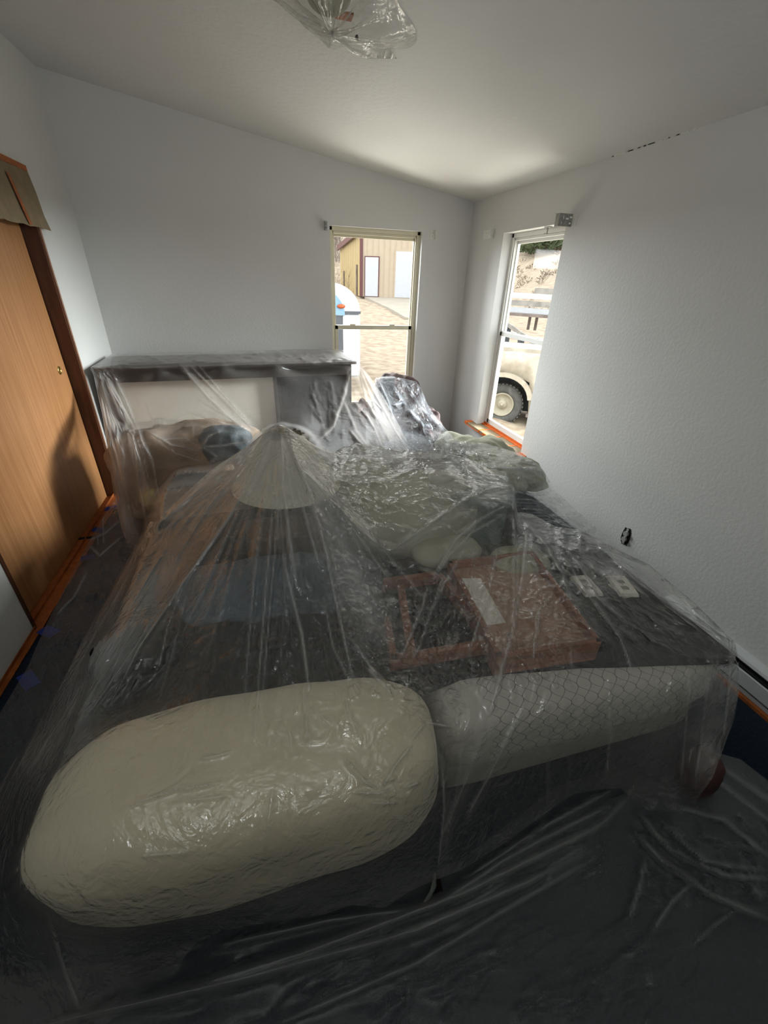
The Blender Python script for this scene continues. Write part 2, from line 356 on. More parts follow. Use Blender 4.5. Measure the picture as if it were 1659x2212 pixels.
# ------------------------------------------------------------------ windows
def window(name, P0, U, N_, w, z0, z1, railz, mat, inset, sash_low_in=.03):
    """sash window in the opening: P0 opening corner on the room face, U along wall, N_ outward"""
    t = bpy.data.objects.new(name, None); COL.objects.link(t); t.location = P0; t['kind'] = 'structure'; P0 = Vector(P0); U = Vector(U); N_ = Vector(N_)
    def bx(nm, u0, u1, za, zb, n0, n1, m=mat, par=t, bev=.003):
        a = P0 + U * u0 + N_ * n0; c = P0 + U * u1 + N_ * n1
        lo = (min(a.x, c.x), min(a.y, c.y), za); hi = (max(a.x, c.x), max(a.y, c.y), zb)
        o = BM().box(lo, hi, None, bev).out(nm, m); o.parent = par
        o.matrix_parent_inverse = Matrix.Translation(t.location).inverted() if par is t else Matrix.Identity(4)
        return o
    f = .032; i0 = inset; i1 = inset + .07
    for u0, u1, za, zb in [(0, f, z0, z1), (w - f, w, z0, z1), (0, w, z1 - f, z1), (0, w, z0, z0 + f)]: bx('window_frame', u0, u1, za, zb, i0, i1)
    for u0, u1, za, zb in [(f, f + .012, z0, z1), (w - f - .012, w - f, z0, z1), (f, w - f, z1 - f - .022, z1 - f)]: bx('sash_track', u0, u1, za, zb, i0 + .012, i1 - .01)
    s = .034; a = f + .006
    for u0, u1, za, zb in [(a, a + s, z0 + f, railz), (w - a - s, w - a, z0 + f, railz), (a, w - a, z0 + f, z0 + f + s + .01), (a, w - a, railz - .038, railz)]:
        bx('lower_sash_rail', u0, u1, za, zb, i0 + .004, i0 + .034)
    bx('lower_pane', a + s, w - a - s, z0 + f + s, railz - .036, i0 + .017, i0 + .021, glass_m, bev=0)
    s = .016
    for u0, u1, za, zb in [(a + .008, a + s, railz - .02, z1 - f - .02), (w - a - s, w - a - .006, railz - .02, z1 - f - .02), (a, w - a, z1 - f - .045, z1 - f - .02), (a, w - a, railz - .03, railz)]:
        bx('upper_sash_rail', u0, u1, za, zb, i0 + .038, i0 + .062)
    bx('upper_pane', a + s, w - a - s, railz - .02, z1 - f - .04, i0 + .048, i0 + .052, glass_m, bev=0)
    for q in (.25, .72):
        l = bx('sash_lock', w * q - .03, w * q + .03, railz, railz + .012, i0 + .012, i0 + .036)
    return t
w1 = window('window_1', (BW[0], YB, 0), (1, 0, 0), (0, 1, 0), BW[1] - BW[0], BW[2], BW[3], 1.285, vinyl_m, .055)
w2 = window('window_2', (XR, RWN[0], 0), (0, 1, 0), (1, 0, 0), RWN[1] - RWN[0], RWN[2], RWN[3], 1.315, vinylw_m, .085)
# masked sill under the right window
t = empty('window_sill', (XR, 3.47, RWN[2]), 'right window sill wrapped in brown paper and orange tape', 'window sill')
box('sill_board', (XR - .075, RWN[0] - .09, RWN[2] - .022), (XR + .085, RWN[1] + .13, RWN[2] + .004), card_m, t, .004)
tb = lambda lo, hi: box('tape_strip', lo, hi, tape_m, t, .001)
z = RWN[2]
tb((XR + .055, RWN[0], z + .003), (XR + .086, RWN[1], z + .012)); tb((XR + .08, RWN[0], z + .003), (XR + .087, RWN[1], z + .03))
tb((XR - .078, RWN[0] - .092, z - .024), (XR + .0, RWN[0] - .0, z + .007)); tb((XR - .078, RWN[1] + .07, z - .024), (XR + .0, RWN[1] + .132, z + .007))
for yy in (3.2, 3.45, 3.68): tb((XR - .078, yy, z - .024), (XR + .06, yy + .028, z + .006))
for yy in (3.3, 3.55): tb((XR - .079, yy - .03, z - .02), (XR - .07, yy + .06, z + .006))
tag(tb((XR - .079, RWN[0], z - .024), (XR - .074, RWN[1] + .1, z - .016)), 'thin orange edge')

# ------------------------------------------------------------------ blind brackets
def bracket(pos, axis, label, mat, sx, sz, holes=True):
    """small stamped plate with returned end flange"""
    t = empty('blind_bracket', pos, label, 'bracket', 'blind brackets beside the windows')
    x, y, z = pos
    if axis == 'b':
        box('back_plate', (x - sx, y - .004, z - sz), (x + sx, y, z + sz), mat, t, .001)
        box('end_flange', (x - sx if sx < .02 else x + sx - .003, y - .055, z - sz), (x - sx + .003 if sx < .02 else x + sx, y, z + sz), mat, t, .001)
        for q in (-.4, .35): BM().cyl((x, y - .006, z + q * sz), (x, y - .003, z + q * sz), .004, n=10).out('screw', dark_m if mat is metal_m else rcpt_m, t)
    else:
        box('back_plate', (x - .004, y - sx, z - sz), (x, y + sx, z + sz), mat, t, .001)
        box('end_flange', (x - .05, y - sx, z - sz), (x, y - sx + .003, z + sz), mat, t, .001)
        for q in (-.5, 0, .45): BM().cyl((x - .006, y + q * sx, z + .3 * sz), (x - .003, y + q * sx, z + .3 * sz), .004, n=10).out('screw', rcpt_m, t)
    return t
bracket((.69, YB, 2.118), 'b', 'small grey blind bracket at upper left of the back window', metal_m, .014, .035)
bracket((1.725, YB, 2.105), 'b', 'small white painted bracket right of the back window', paint_m, .022, .035)
bracket((XR, 4.17, 2.10), 'r', 'white painted blind bracket between room corner and right window', paint_m, .10, .035)
# the big perforated bracket sticks out of the wall, its face towards the camera
pc = at(1206, 474, 'y', 2.98)
t = empty('blind_bracket', (XR, 2.98, pc[2]), 'dark perforated metal blind bracket above the right window, sticking out of the wall', 'bracket', None)
b = BM(); x1 = XR; x0 = XR - .105; zz = pc[2]; hz = .036
rows = [(zz - hz, zz - .022), (zz - .022, zz - .012), (zz - .012, zz + .004), (zz + .004, zz + .012), (zz + .012, zz + .022), (zz + .022, zz + hz)]
holes = {1: [(.2, .25), (.8, .92)], 3: [(.3, .36), (.5, .72)], 4: [(.28, .34), (.76, .95)]}
for r, (za, zb) in enumerate(rows):
    cuts = [0] + [q for h in holes.get(r, []) for q in h] + [1]
    for k in range(0, len(cuts), 2): b.box((x0 + (x1 - x0) * cuts[k], 2.978, za), (x0 + (x1 - x0) * cuts[k + 1], 2.981, zb))
b.out('perforated_plate', metal_m, t)
box('top_flange', (x0, 2.98, zz + hz - .002), (x1, 3.03, zz + hz), metal_m, t); box('side_flange', (x0, 2.98, zz - hz), (x0 + .002, 3.02, zz + hz), metal_m, t)
box('wall_flange', (XR - .003, 2.93, zz - hz), (XR, 3.0, zz + hz), paint_m, t)
t = empty('curtain_hook', (XR + .03, 3.3, 2.06), 'tiny metal hook hanging from the head of the right window opening', 'hook')
box('hook_plate', (XR + .02, 3.27, RWN[3] - .006), (XR + .05, 3.33, RWN[3]), metal_m, t); box('hook_arm', (XR + .03, 3.295, RWN[3] - .045), (XR + .036, 3.303, RWN[3] - .004), metal_m, t)
box('hook_tip', (XR + .01, 3.295, RWN[3] - .048), (XR + .036, 3.303, RWN[3] - .042), metal_m, t)

# ------------------------------------------------------------------ outlet in the right wall, baseboard heater
t = empty('wall_outlet', (XR, 1.78, .325), 'bare duplex outlet without cover plate in the right wall', 'outlet')
oy, oz = 1.76, .325
b = BM(); pts = []
for k in range(22):
    a = 2 * pi * k / 22; rr = 1 + .16 * random.uniform(-1, 1)
    ca, sa = cos(a), sin(a); ra = .031 * rr * (abs(ca) ** .5) * (1 if ca > 0 else -1); rb = .058 * rr * (abs(sa) ** .5) * (1 if sa > 0 else -1)
    pts.append((XR - .0015, oy + ra, oz + rb))
b.poly(pts, (.003, 0, 0)).out('ragged_box_opening', dark_m, t)
box('mounting_strap', (XR - .006, oy - .008, oz - .054), (XR - .001, oy + .008, oz + .054), rcpt_m, t, .002)
for s in (-1, 1):
    f = BM().cyl((XR - .014, oy, oz + s * .02), (XR - .002, oy, oz + s * .02), .0165, n=24).out('receptacle_face', rcpt_m, t)
    for q, h in ((-.006, .009), (.006, .007)):
        b = BM().box((XR - .0155, oy + q - .0012, oz + s * .02 + .002 - h / 2), (XR - .0135, oy + q + .0012, oz + s * .02 + .002 + h / 2)); o = b.out('slot', dark_m); o.parent = f; o.matrix_parent_inverse = f.matrix_basis.inverted() @ Matrix.Translation(t.location).inverted() if False else Matrix.Translation(-Vector(t.location))
    o = BM().cyl((XR - .0155, oy, oz + s * .02 - .009), (XR - .0135, oy, oz + s * .02 - .009), .0028, n=10).out('ground_hole', dark_m); o.parent = f; o.matrix_parent_inverse = Matrix.Translation(-Vector(t.location))
t = empty('baseboard_heater', (XR, .6, 0), 'white baseboard heater along the foot of the right wall', 'heater')
y0, y1 = -.9, 1.35
box('back_panel', (XR - .012, y0, .02), (XR - .0, y1, .185), heater_m, t)
b = BM(); b.poly([(XR - .01, y0, .185), (XR - .05, y0, .178), (XR - .055, y0, .165), (XR - .01, y0, .176)], (0, y1 - y0, 0)); b.out('top_hood', heater_m, t)
b = BM(); b.poly([(XR - .066, y0, .135), (XR - .07, y0, .13), (XR - .07, y0, .06), (XR - .066, y0, .055)], (0, y1 - y0, 0)); b.out('front_cover', heater_m, t)
b = BM(); b.poly([(XR - .02, y0, .022), (XR - .06, y0, .022), (XR - .064, y0, .045), (XR - .02, y0, .03)], (0, y1 - y0, 0)); b.out('bottom_rail', heater_m, t)
box('heating_element', (XR - .05, y0, .05), (XR - .015, y1, .13), dark_m, t)
tag(box('floor_tape', (XR - .075, -.9, .0), (XR - .03, 1.35, .018), taped_m), 'dark orange tape line on floor under the white baseboard heater', 'tape')

# ------------------------------------------------------------------ ceiling light wrapped in plastic
def sag_bag():
    c = np.array([.40, 2.33]); V = []; F = []; nr, na = 46, 150
    for i in range(nr + 1):
        r = i / nr
        for k in range(na):
            a = 2 * pi * k / na
            fold = .5 * sin(9 * a + 1.0) + .3 * sin(17 * a + 3 * r + .5) + .2 * sin(31 * a - 4 * r)
            R = .30 * (1 + .22 * sin(a * 2 + .6) + .10 * sin(5 * a)) * r
            if sin(a) > .6: R *= 1.25
            x = c[0] + R * cos(a); y = c[1] + R * sin(a)
            z = zceil(x) - .004 - (.11 * (1 - r ** 1.5) * (1 + .12 * fold)) - .012 * fold * r * (1 - r) * 4
            V.append((x, y, z))
    for i in range(nr):
        for k in range(na): F.append((i * na + k, (i + 1) * na + k, (i + 1) * na + (k + 1) % na, i * na + (k + 1) % na))
    o = mesh('ceiling_light_wrap', V, F, filmh_m, None, True)
    return tag(o, 'crumpled clear plastic wrap taped around the ceiling light', 'plastic wrap')
sag_bag()
t = empty('ceiling_light', (.38, 2.3, zceil(.38)), 'round ceiling light fixture hidden inside the crumpled plastic wrap', 'ceiling light')
b = BM().cyl((.38, 2.28, zceil(.38) - .03), (.38, 2.28, zceil(.38) + .02), .10, n=32); b.out('canopy', vinylw_m, t)
b = BM(); V = []
bmesh.ops.create_uvsphere(b.b, u_segments=28, v_segments=14, radius=.085, matrix=Matrix.Translation((.38, 2.28, zceil(.38) - .035)) @ Matrix.Diagonal((1, 1, .6, 1))); b.out('glass_bowl', pale_m, t, True)
q = at(742, 62, 'z', 2.56)
o = box('tape_strip', (q[0] - .03, q[1] - .03, q[2] + .03), (q[0] + .035, q[1] + .02, q[2] + .037), taped_m); tag(o, 'scrap of orange tape on the ceiling light wrap', 'tape')
o = BM().cyl(tuple(at(770, 78, 'z', 2.60)), tuple(at(770, 78, 'z', 2.60) + np.array([.01, .012, -.008])), .007, .005, 10).out('pull_bead', ribbon_m); tag(o, 'small dark red bead hanging just right of the ceiling light wrap', 'bead')

# ------------------------------------------------------------------ outdoors
def ground_z(x, y):
    z = -.95 + .085 * max(0, y - 4.5) - .0006 * max(0, y - 20) ** 2 * 0
    z = min(z, .82 + .02 * (y - 24)) if y > 20 else z
    u = x * .80 + y * .55                                  # hill climbing away to the right
    d = x - 10 - .10 * y
    if d > 0: z += .30 * d * min(1, d / 8)
    if y > 36: z += .35 * (y - 36)
    return z
V = []; F = []; nx, ny = 150, 150
for j in range(ny + 1):
    for i in range(nx + 1):
        x = -12 + 90 * (i / nx) ** 1.7; y = -6 + 96 * (j / ny) ** 1.5
        a = 1 if (x > XR + .3 or y > YB + .3) else 0
        V.append((x, y, ground_z(x, y) + (.05 * sin(x * 2.1) * cos(y * 1.7) + random.uniform(-.035, .035)) * a if a else -1.2))
for j in range(ny):
    for i in range(nx): k = j * (nx + 1) + i; F.append((k, k + 1, k + nx + 2, k + nx + 1))
o = mesh('ground', V, F, grass_m, None, True); o['kind'] = 'structure'

# metal workshop building
BX, BY, BZ = 5.62, 25.2, .9
t = empty('metal_building', (BX, BY, BZ), 'tan metal workshop with yellow end wall beyond the back window', 'building')
fx = Vector((.945, -.325, 0)); gy = Vector((.06, 1, 0)).normalized()
def ribwall(nm, o0, U, w, h, mat, out, step=.30, h2=None):
    b = BM(); o0 = Vector(o0); n = int(w / step); h2 = h if h2 is None else h2; out = Vector(out)
    b.poly([o0, o0 + U * w, o0 + U * w + Vector((0, 0, h2)), o0 + Vector((0, 0, h))], -out * .1)
    for k in range(n):
        u = k * step; hh = h + (h2 - h) * u / w
        b.poly([o0 + U * u, o0 + U * (u + .03), o0 + U * (u + .03) + Vector((0, 0, hh)), o0 + U * u + Vector((0, 0, hh))], out * .018)
    return b.out(nm, mat, t)
nf = Vector((-.325, -.945, 0))
ribwall('front_wall', (BX, BY, BZ), fx, 5.6, 3.3, steel_t, nf, .3)
ns = Vector((-1, .06, 0))
ribwall('end_wall', (BX, BY, BZ), gy, 9.4, 2.9, steel_y, ns, .45, 2.6)
P0 = Vector((BX, BY, BZ))
def onf(u0, u1, za, zb, d0, d1, nm, mat, par=None):
    a = P0 + fx * u0 + nf * d0; c = P0 + fx * u1 + nf * d0
    pts = [(a.x, a.y, BZ + za), (c.x, c.y, BZ + za), (c.x, c.y, BZ + zb), (a.x, a.y, BZ + zb)]
    o = BM().poly(pts, nf * (d1 - d0)).out(nm, mat); o.parent = par or t; o.matrix_parent_inverse = Matrix.Translation(-P0); return o
onf(-.06, .10, 0, 3.0, .0, .05, 'corner_trim', maroon_m)
b = BM(); q = P0 + Vector((0, 0, 2.86)); b.poly([q + ns * .08, q + gy * 9.6 + ns * .08 + Vector((0, 0, -.3)), q + gy * 9.6 + ns * .08 + Vector((0, 0, .02)), q + ns * .08 + Vector((0, 0, .22))], ns * .12); b.out('eave_trim', maroon_m, t)
b = BM(); b.poly([P0 + Vector((-.1, -.1, 3.15)), P0 + fx * 5.6 + Vector((0, -.1, 3.35)), P0 + fx * 5.6 + gy * 9 + Vector((0, 0, 3.3)), P0 + gy * 9.6 + Vector((-.1, 0, 2.7))], (0, 0, .08)); b.out('roof', maroon_m, t)
for k in range(1): onf(.19, .98, 0, 1.90, .0, .06, 'door_frame', maroon_m)
d = onf(.24, .93, .03, 1.85, .055, .08, 'entry_door', wdoor_m)
onf(.82, .88, .95, 1.02, .07, .14, 'door_knob', dgray_m, d)
onf(1.78, 5.3, 0, 2.22, 0, .05, 'garage_frame', steel_t)
g = onf(1.85, 5.2, .02, 2.15, .04, .06, 'garage_door', wdoor_m)
for k in range(8):
    onf(1.88, 5.18, .03 + k * .264, .03 + k * .264 + .245, .055, .085, 'door_panel', wdoor_m, g)
l = onf(.42, .60, 2.95, 3.06, .0, .12, 'wall_light', dgray_m)
onf(.45, .57, 2.86, 2.95, .02, .10, 'light_lens', white_m, l)
for yy, hh in ((1.2, 1.9), (7.0, 1.6)):
    a = P0 + gy * yy + ns * .05; BM().cyl(tuple(a), (a.x, a.y, BZ + hh * .8), .05, n=8).out('conduit', bark_m, t)
# concrete apron
q0 = P0 + fx * .2; pts = [q0 + nf * .0, P0 + fx * 5.6, P0 + fx * 5.4 + nf * 6.3, P0 + fx * 2.6 + nf * 6.0, P0 + fx * 1.9 + nf * 4.0]
b = BM(); b.poly([(p.x, p.y, (BZ if i < 2 else ground_z(p.x, p.y) + .1) + .0) for i, p in enumerate(pts)], (0, 0, -.2)); o = b.out('concrete_apron', conc_m); o['kind'] = 'structure'

# blades of dry weeds along the building and far bare trees
def twig_tree(nm, base, h, label, grp, n=90, spread=.35, mat=bark_m, cat='tree', r=.02):
    b = BM(); bx_, by_, bz_ = base
    b.cyl(base, (bx_, by_, bz_ + h * .8), r * h * .35, r * h * .1, 6)
    for k in range(n):
        z0 = h * random.uniform(.12, .8); a = random.uniform(0, 2 * pi); L = h * spread * random.uniform(.4, 1)
        p1 = (bx_ + L * .5 * cos(a), by_ + L * .5 * sin(a), bz_ + z0 + L * .8)
        b.cyl((bx_, by_, bz_ + z0), p1, r * h * .1, r * h * .03, 4, False)
        for m in range(2):
            a2 = a + random.uniform(-1, 1); L2 = L * .5
            b.cyl(p1, (p1[0] + L2 * .5 * cos(a2), p1[1] + L2 * .5 * sin(a2), p1[2] + L2 * .8), r * h * .035, r * h * .012, 3, False)
    return tag(b.out(nm, mat), label, cat, grp)
for k in range(13):
    q = EYE + ray(706 + 2.4 * k, 560) * (34 + 3.3 * (k % 4) + .2 * k); xx, yy = q[0], q[1]
    twig_tree('bare_tree', (xx, yy, min(1.2, ground_z(xx, yy)) - .1), random.uniform(4.5, 6.5), 'bare grey tree in the thicket left of the tan metal building', 'bare trees left of the building')
for k in range(14):
    a = P0 + gy * (.4 + k * .65) + ns * (.35 + .25 * (k % 3)); twig_tree('dry_weed', (a.x, a.y, ground_z(a.x, a.y) - .05), random.uniform(.5, 1.5), 'reddish dry weed growing against the yellow end wall', 'dry weeds by the yellow end wall', 22, .35, drybush_m, 'weed', .03)

# white trailer parked by the back window, blue rounded nose with amber marker
TX, TY, TZ = 2.06, 9.6, -.55
t = empty('trailer', (1.2, 10.4, TZ), 'white enclosed trailer with pale blue curved nose, lower left in the back window', 'trailer')
b = BM(); b.box((-.3, 9.35, TZ + .35), (TX, 12.4, 1.12), None, .05); b.out('box_body', white_m, t)
pts = []
for k in range(11):
    a = pi / 2 * k / 10; pts.append((TX + .0 - .62 + .62 * sin(a), 9.3, 1.12 + .52 * cos(a)))
pts += [(-.3, 9.3, 1.12), (-.3, 9.3, 1.62)]
b = BM(); b.poly(pts, (0, 3.1, 0)); b.out('rounded_roof', white_m, t)
pts = [(p[0] - .32, p[1] - .03, p[2] - .07) for p in pts[:11]] + [(-.25, 9.27, 1.14), (-.25, 9.27, 1.56)]
b = BM(); b.poly(pts, (0, .04, 0)); b.out('blue_nose_panel', blue_m, t)
b = BM(); bmesh.ops.create_uvsphere(b.b, u_segments=14, v_segments=8, radius=.07, matrix=Matrix.Translation((1.66, 9.25, 1.22)) @ Matrix.Diagonal((1.2, .5, .6, 1))); b.out('marker_light', amber_m, t, True)
box('trim_band', (-.3, 9.29, 1.08), (TX + .01, 9.36, 1.13), dgray_m, t)
box('dark_panel', (1.50, 9.30, TZ + .5), (1.68, 9.37, 1.03), dgray_m, t)
box('corner_post', (1.70, 9.31, TZ + .4), (TX + .005, 9.38, 1.06), white_m, t, .01)
for yy in (10.6, 11.4): BM().torus((1.95, yy, TZ + .12), .25, .09, 'x').out('wheel', tire_m, t, True)
for yy in (10.6, 11.4): BM().cyl((1.9, yy, TZ + .12), (2.0, yy, TZ + .12), .17, n=20).out('wheel_hub', rim_m, t)

# old cream truck outside the right window
C0 = Vector(tuple(EYE + ray(1085, 872) * 8.5))
dv = Vector((.80, -.60, 0))        # towards the tail, along the body
nv = Vector((-.60, -.80, 0))       # the side facing the house
GZ = C0.z - .40
t = empty('pickup_truck', (C0.x, C0.y, GZ), 'old cream pickup truck with dusty front wheel outside the right window', 'truck')
RT = Matrix(((dv.x, nv.x, 0), (dv.y, nv.y, 0), (0, 0, 1)))
def tp(u, n, z): return C0 + dv * u + nv * n + Vector((0, 0, z))
def tout(b, nm, mat, par=None, smooth=False):
    o = b.out(nm, mat, None, smooth); o.parent = par or t; o.matrix_parent_inverse = Matrix.Translation((-C0.x, -C0.y, -GZ)); return o
def rev(prof, nm, mat, par=None, n=36):
    """lathe about the wheel axle: profile (radius, along nv)"""
    b = BM(); R = []
    for i in range(n):
        a = 2 * pi * i / n
        R.append([b.b.verts.new(tp(r * cos(a), h, r * sin(a))) for r, h in prof])
    for i in range(n):
        for j in range(len(prof) - 1): b.b.faces.new((R[i][j], R[(i + 1) % n][j], R[(i + 1) % n][j + 1], R[i][j + 1]))
    return tout(b, nm, mat, par, True)
ty = rev([(.225, -.02), (.23, .08), (.30, .11), (.37, .10), (.40, .06), (.405, -.06), (.39, -.12), (.3, -.13), (.22, -.1)], 'tire', tire_m)
b = BM()
for k in range(34):
    a = 2 * pi * k / 34; b.poly([tp(.395 * cos(a - .05), .09, .395 * sin(a - .05)), tp(.395 * cos(a + .05), .09, .395 * sin(a + .05)), tp(.415 * cos(a + .04), .09, .415 * sin(a + .04)), tp(.415 * cos(a - .04), .09, .415 * sin(a - .04))], -nv * .18)
tout(b, 'tread', tire_m)
rm = rev([(0, .075), (.085, .075), (.095, .03), (.11, .022), (.19, .045), (.205, .085), (.232, .095), (.235, .02)], 'wheel', rim_m)
for k in range(5):
    a = 2 * pi * k / 5 + .3; b = BM(); pts = []
    for s, rr in ((-.22, .135), (.22, .135), (.20, .178), (-.20, .178)): pts.append(tp(rr * cos(a + s), .050 if rr < .15 else .062, rr * sin(a + s)))
    o = b.poly(pts, nv * .006).out('vent_slot', under_m); o.parent = rm; o.matrix_parent_inverse = Matrix.Translation((-C0.x, -C0.y, -GZ))
for k in range(6):
    a = 2 * pi * k / 6; o = BM().cyl(tuple(tp(.062 * cos(a), .07, .062 * sin(a))), tuple(tp(.062 * cos(a), .095, .062 * sin(a))), .011, n=8).out('lug_nut', dgray_m); o.parent = rm; o.matrix_parent_inverse = Matrix.Translation((-C0.x, -C0.y, -GZ))
rev([(0, .13), (.03, .13), (.036, .07)], 'hub_cap', rim_m, None, 16)
# fender with arch
b = BM(); n = 20; top = []; arch = []
for k in range(n + 1):
    u = -.95 + 1.75 * k / n
    zt = .98 - .10 * max(0, -u) - .02 * u
    if u < -.52: za = -.1
    elif u > .50: za = -.12
    else: za = .36 + .22 * math.sqrt(max(0, 1 - (u / .56) ** 2))
    top.append((u, zt)); arch.append((u, za))
Vv = [[b.b.verts.new(tp(u, .16, z)) for (u, z) in L_] for L_ in (arch, [(a[0], (a[1] + q[1]) / 2 + .06) for a, q in zip(arch, top)], top)]
Vi = [b.b.verts.new(tp(u, -.75, z + .06)) for (u, z) in top]; Va = [b.b.verts.new(tp(u, -.1, z)) for (u, z) in arch]
for k in range(n):
    for r in range(2): b.b.faces.new((Vv[r][k], Vv[r][k + 1], Vv[r + 1][k + 1], Vv[r + 1][k]))
    b.b.faces.new((Vv[2][k], Vv[2][k + 1], Vi[k + 1], Vi[k])); b.b.faces.new((Va[k], Va[k + 1], Vv[0][k + 1], Vv[0][k]))
tout(b, 'fender', truck_m, None, True)
b = BM()
for k in range(16):
    a0 = pi * .04 + pi * .92 * k / 16; a1 = pi * .04 + pi * .92 * (k + 1) / 16
    P = lambda a, r: (-.02 + r * 1.0 * cos(a), .12 + r * .88 * sin(a))
    q = [P(a0, .50), P(a1, .50), P(a1, .59), P(a0, .59)]
    b.poly([tp(u, .15, z) for u, z in q], nv * .09)
tout(b, 'fender_flare', truck_m)
tout(BM().poly([tp(-.95, -.22, -.15), tp(.6, -.22, -.15), tp(.6, -.22, .6), tp(-.95, -.22, .6)], -nv * .5), 'wheel_well', under_m)
tout(BM().poly([tp(.60, .14, -.02), tp(2.2, .14, -.02), tp(2.2, .14, .95), tp(.60, .14, .95)], -nv * .8), 'cab_door', truck_m)
tout(BM().poly([tp(.50, .20, -.16), tp(2.2, .20, -.16), tp(2.2, .20, -.11), tp(.50, .20, -.11)], -nv * .25), 'running_board', bark_m)
tout(BM().poly([tp(-.8, -.1, 1.0), tp(.7, -.1, .96), tp(.7, -.1, 1.05), tp(-.8, -.1, 1.06)], -nv * .9), 'hood', truck_m)
tout(BM().poly([tp(.55, 0, -.55 + .2), tp(2.2, 0, -.35), tp(2.2, 0, -.1), tp(.55, 0, -.1)], -nv * .6), 'frame_rail', under_m)
# flat trailer with a diagonal white rail and posts, behind the truck
A = np.array(EYE + ray(1095, 698) * 10.8); B_ = np.array(EYE + ray(1172, 752) * 10.0)
t = empty('flatbed_rail', tuple((A + B_) / 2), 'pale diagonal trailer rail on posts just above the cream truck', 'rail')
A = Vector(A); B_ = Vector(B_); up = Vector((0, 0, 1)); e = (B_ - A).normalized()
b = BM(); b.poly([A - e * .6 - up * .05, B_ + e * 1.2 - up * .05, B_ + e * 1.2 + up * .05, A - e * .6 + up * .05], e.cross(up) * .06); b.out('rail_bar', rock_m, t)
for q in (.05, .45, .8):
    p = A + (B_ - A) * q; b = BM(); b.box(p - Vector((.06, .06, .55)), p + Vector((.06, .06, .0))); b.out('post', dgray_m, t)
b = BM(); b.poly([A - e * .6 - up * .5, B_ + e * 1.2 - up * .38, B_ + e * 1.2 - up * .3, A - e * .6 - up * .42], e.cross(up) * .06); b.out('lower_bar', dgray_m, t)
# stack of pale perforated beams
A = Vector(tuple(EYE + ray(1085, 640) * 12.5)); B_ = Vector(tuple(EYE + ray(1215, 648) * 12.0)); e = (B_ - A).normalized(); s = e.cross(up)
tt = empty('beam_trailer', tuple(A), 'flat trailer carrying the stacked white beams on the hillside', 'trailer')
b = BM(); b.poly([A - e * .5 - up * .47, B_ + e - up * .47, B_ + e - up * .40, A - e * .5 - up * .40], s * .5); b.out('deck', bark_m, tt)
b = BM(); b.box(B_ - e * .6 - Vector((.03, .03, .85)), B_ - e * .6 - Vector((-.03, -.03, .45))); b.out('leg', bark_m, tt)
b = BM(); b.box(B_ - e * .8 - Vector((.03, .03, .85)), B_ - e * .8 - Vector((-.03, -.03, .45))); b.out('leg', bark_m, tt)
for k, (z, off) in enumerate([(-.40, 0), (-.22, .08), (-.02, .25), (.13, .9)]):
    lab = ['lowest white perforated beam in the stack seen through the right window', 'second white beam up from the bottom of the hillside stack', 'third white beam up in the hillside stack', 'topmost short white beam of the hillside stack'][k]
    b = BM(); a = A + e * off + up * z; c = B_ + e * .8 + up * z
    b.poly([a, c, c + up * .14, a + up * .14], s * .12); o = b.out('steel_beam', rock_m if k % 2 else white_m); tag(o, lab, 'beam', 'white beams on the trailer')
    L_ = (c - a).length; b = BM(); n = int(L_ / .35)
    for j in range(n):
        q = a + e * (.15 + j * .35) + up * .07; b.poly([q + up * .035, q - e * .03, q - up * .035, q + e * .05], s * -.004)
    h = b.out('slots', bark_m); h.parent = o
# sage bushes on the hill
def bush(p, r, label, grp, mat=bush_m, n=130):
    b = BM()
    for k in range(n):
        a = random.uniform(0, 2 * pi); el = random.uniform(.1, 1.4); L = r * random.uniform(.6, 1.1)
        q = Vector(p) + Vector((cos(a) * cos(el), sin(a) * cos(el), sin(el))) * L
        w = r * .05; d = Vector((random.uniform(-1, 1), random.uniform(-1, 1), random.uniform(0, 1))) * w
        b.b.faces.new([b.b.verts.new(Vector(p) + (q - Vector(p)) * .25 + d * .3), b.b.verts.new(q + d), b.b.verts.new(q + Vector((0, 0, w * 2))), ])
        for m in range(4):
            c = Vector(p) + (q - Vector(p)) * random.uniform(.4, 1); s1 = Vector((random.uniform(-1, 1), random.uniform(-1, 1), random.uniform(-.3, 1))) * w * 1.6; s2 = Vector((random.uniform(-1, 1), random.uniform(-1, 1), random.uniform(-1, 1))) * w
            b.b.faces.new([b.b.verts.new(c - s1), b.b.verts.new(c + s2), b.b.verts.new(c + s1), b.b.verts.new(c - s2)])
    return tag(b.out('sage_bush', mat), label, 'bush', grp)
def hill_at(px, py):
    d = ray(px, py); D = 8.0
    while D < 70:
        p = EYE + d * D
        if p[2] < ground_z(p[0], p[1]): return p
        D += .1
    return EYE + d * 30
for (px, py, r) in [(1172, 550, 1.5), (1192, 528, 1.5), (1205, 540, 1.2)]:
    p = hill_at(px, py); bush(p, r * np.linalg.norm(p - EYE) / 24 * 1.0, ['large green sage bush at the top of the hill view', 'green bush behind the large sage bush', 'green bush at the edge of the right window'][[1172, 1192, 1205].index(px)], 'green bushes on the hill')
for k in range(60):
    px = random.uniform(1095, 1215); py = random.uniform(520, 690); p = hill_at(px, py)
    bush(p, random.uniform(.12, .35) * np.linalg.norm(p - EYE) / 24, 'low dry tuft on the bare hillside outside the right window', 'dry tufts on the hillside', drybush_m, 16)

BEFORE = {o.name for o in COL.objects}
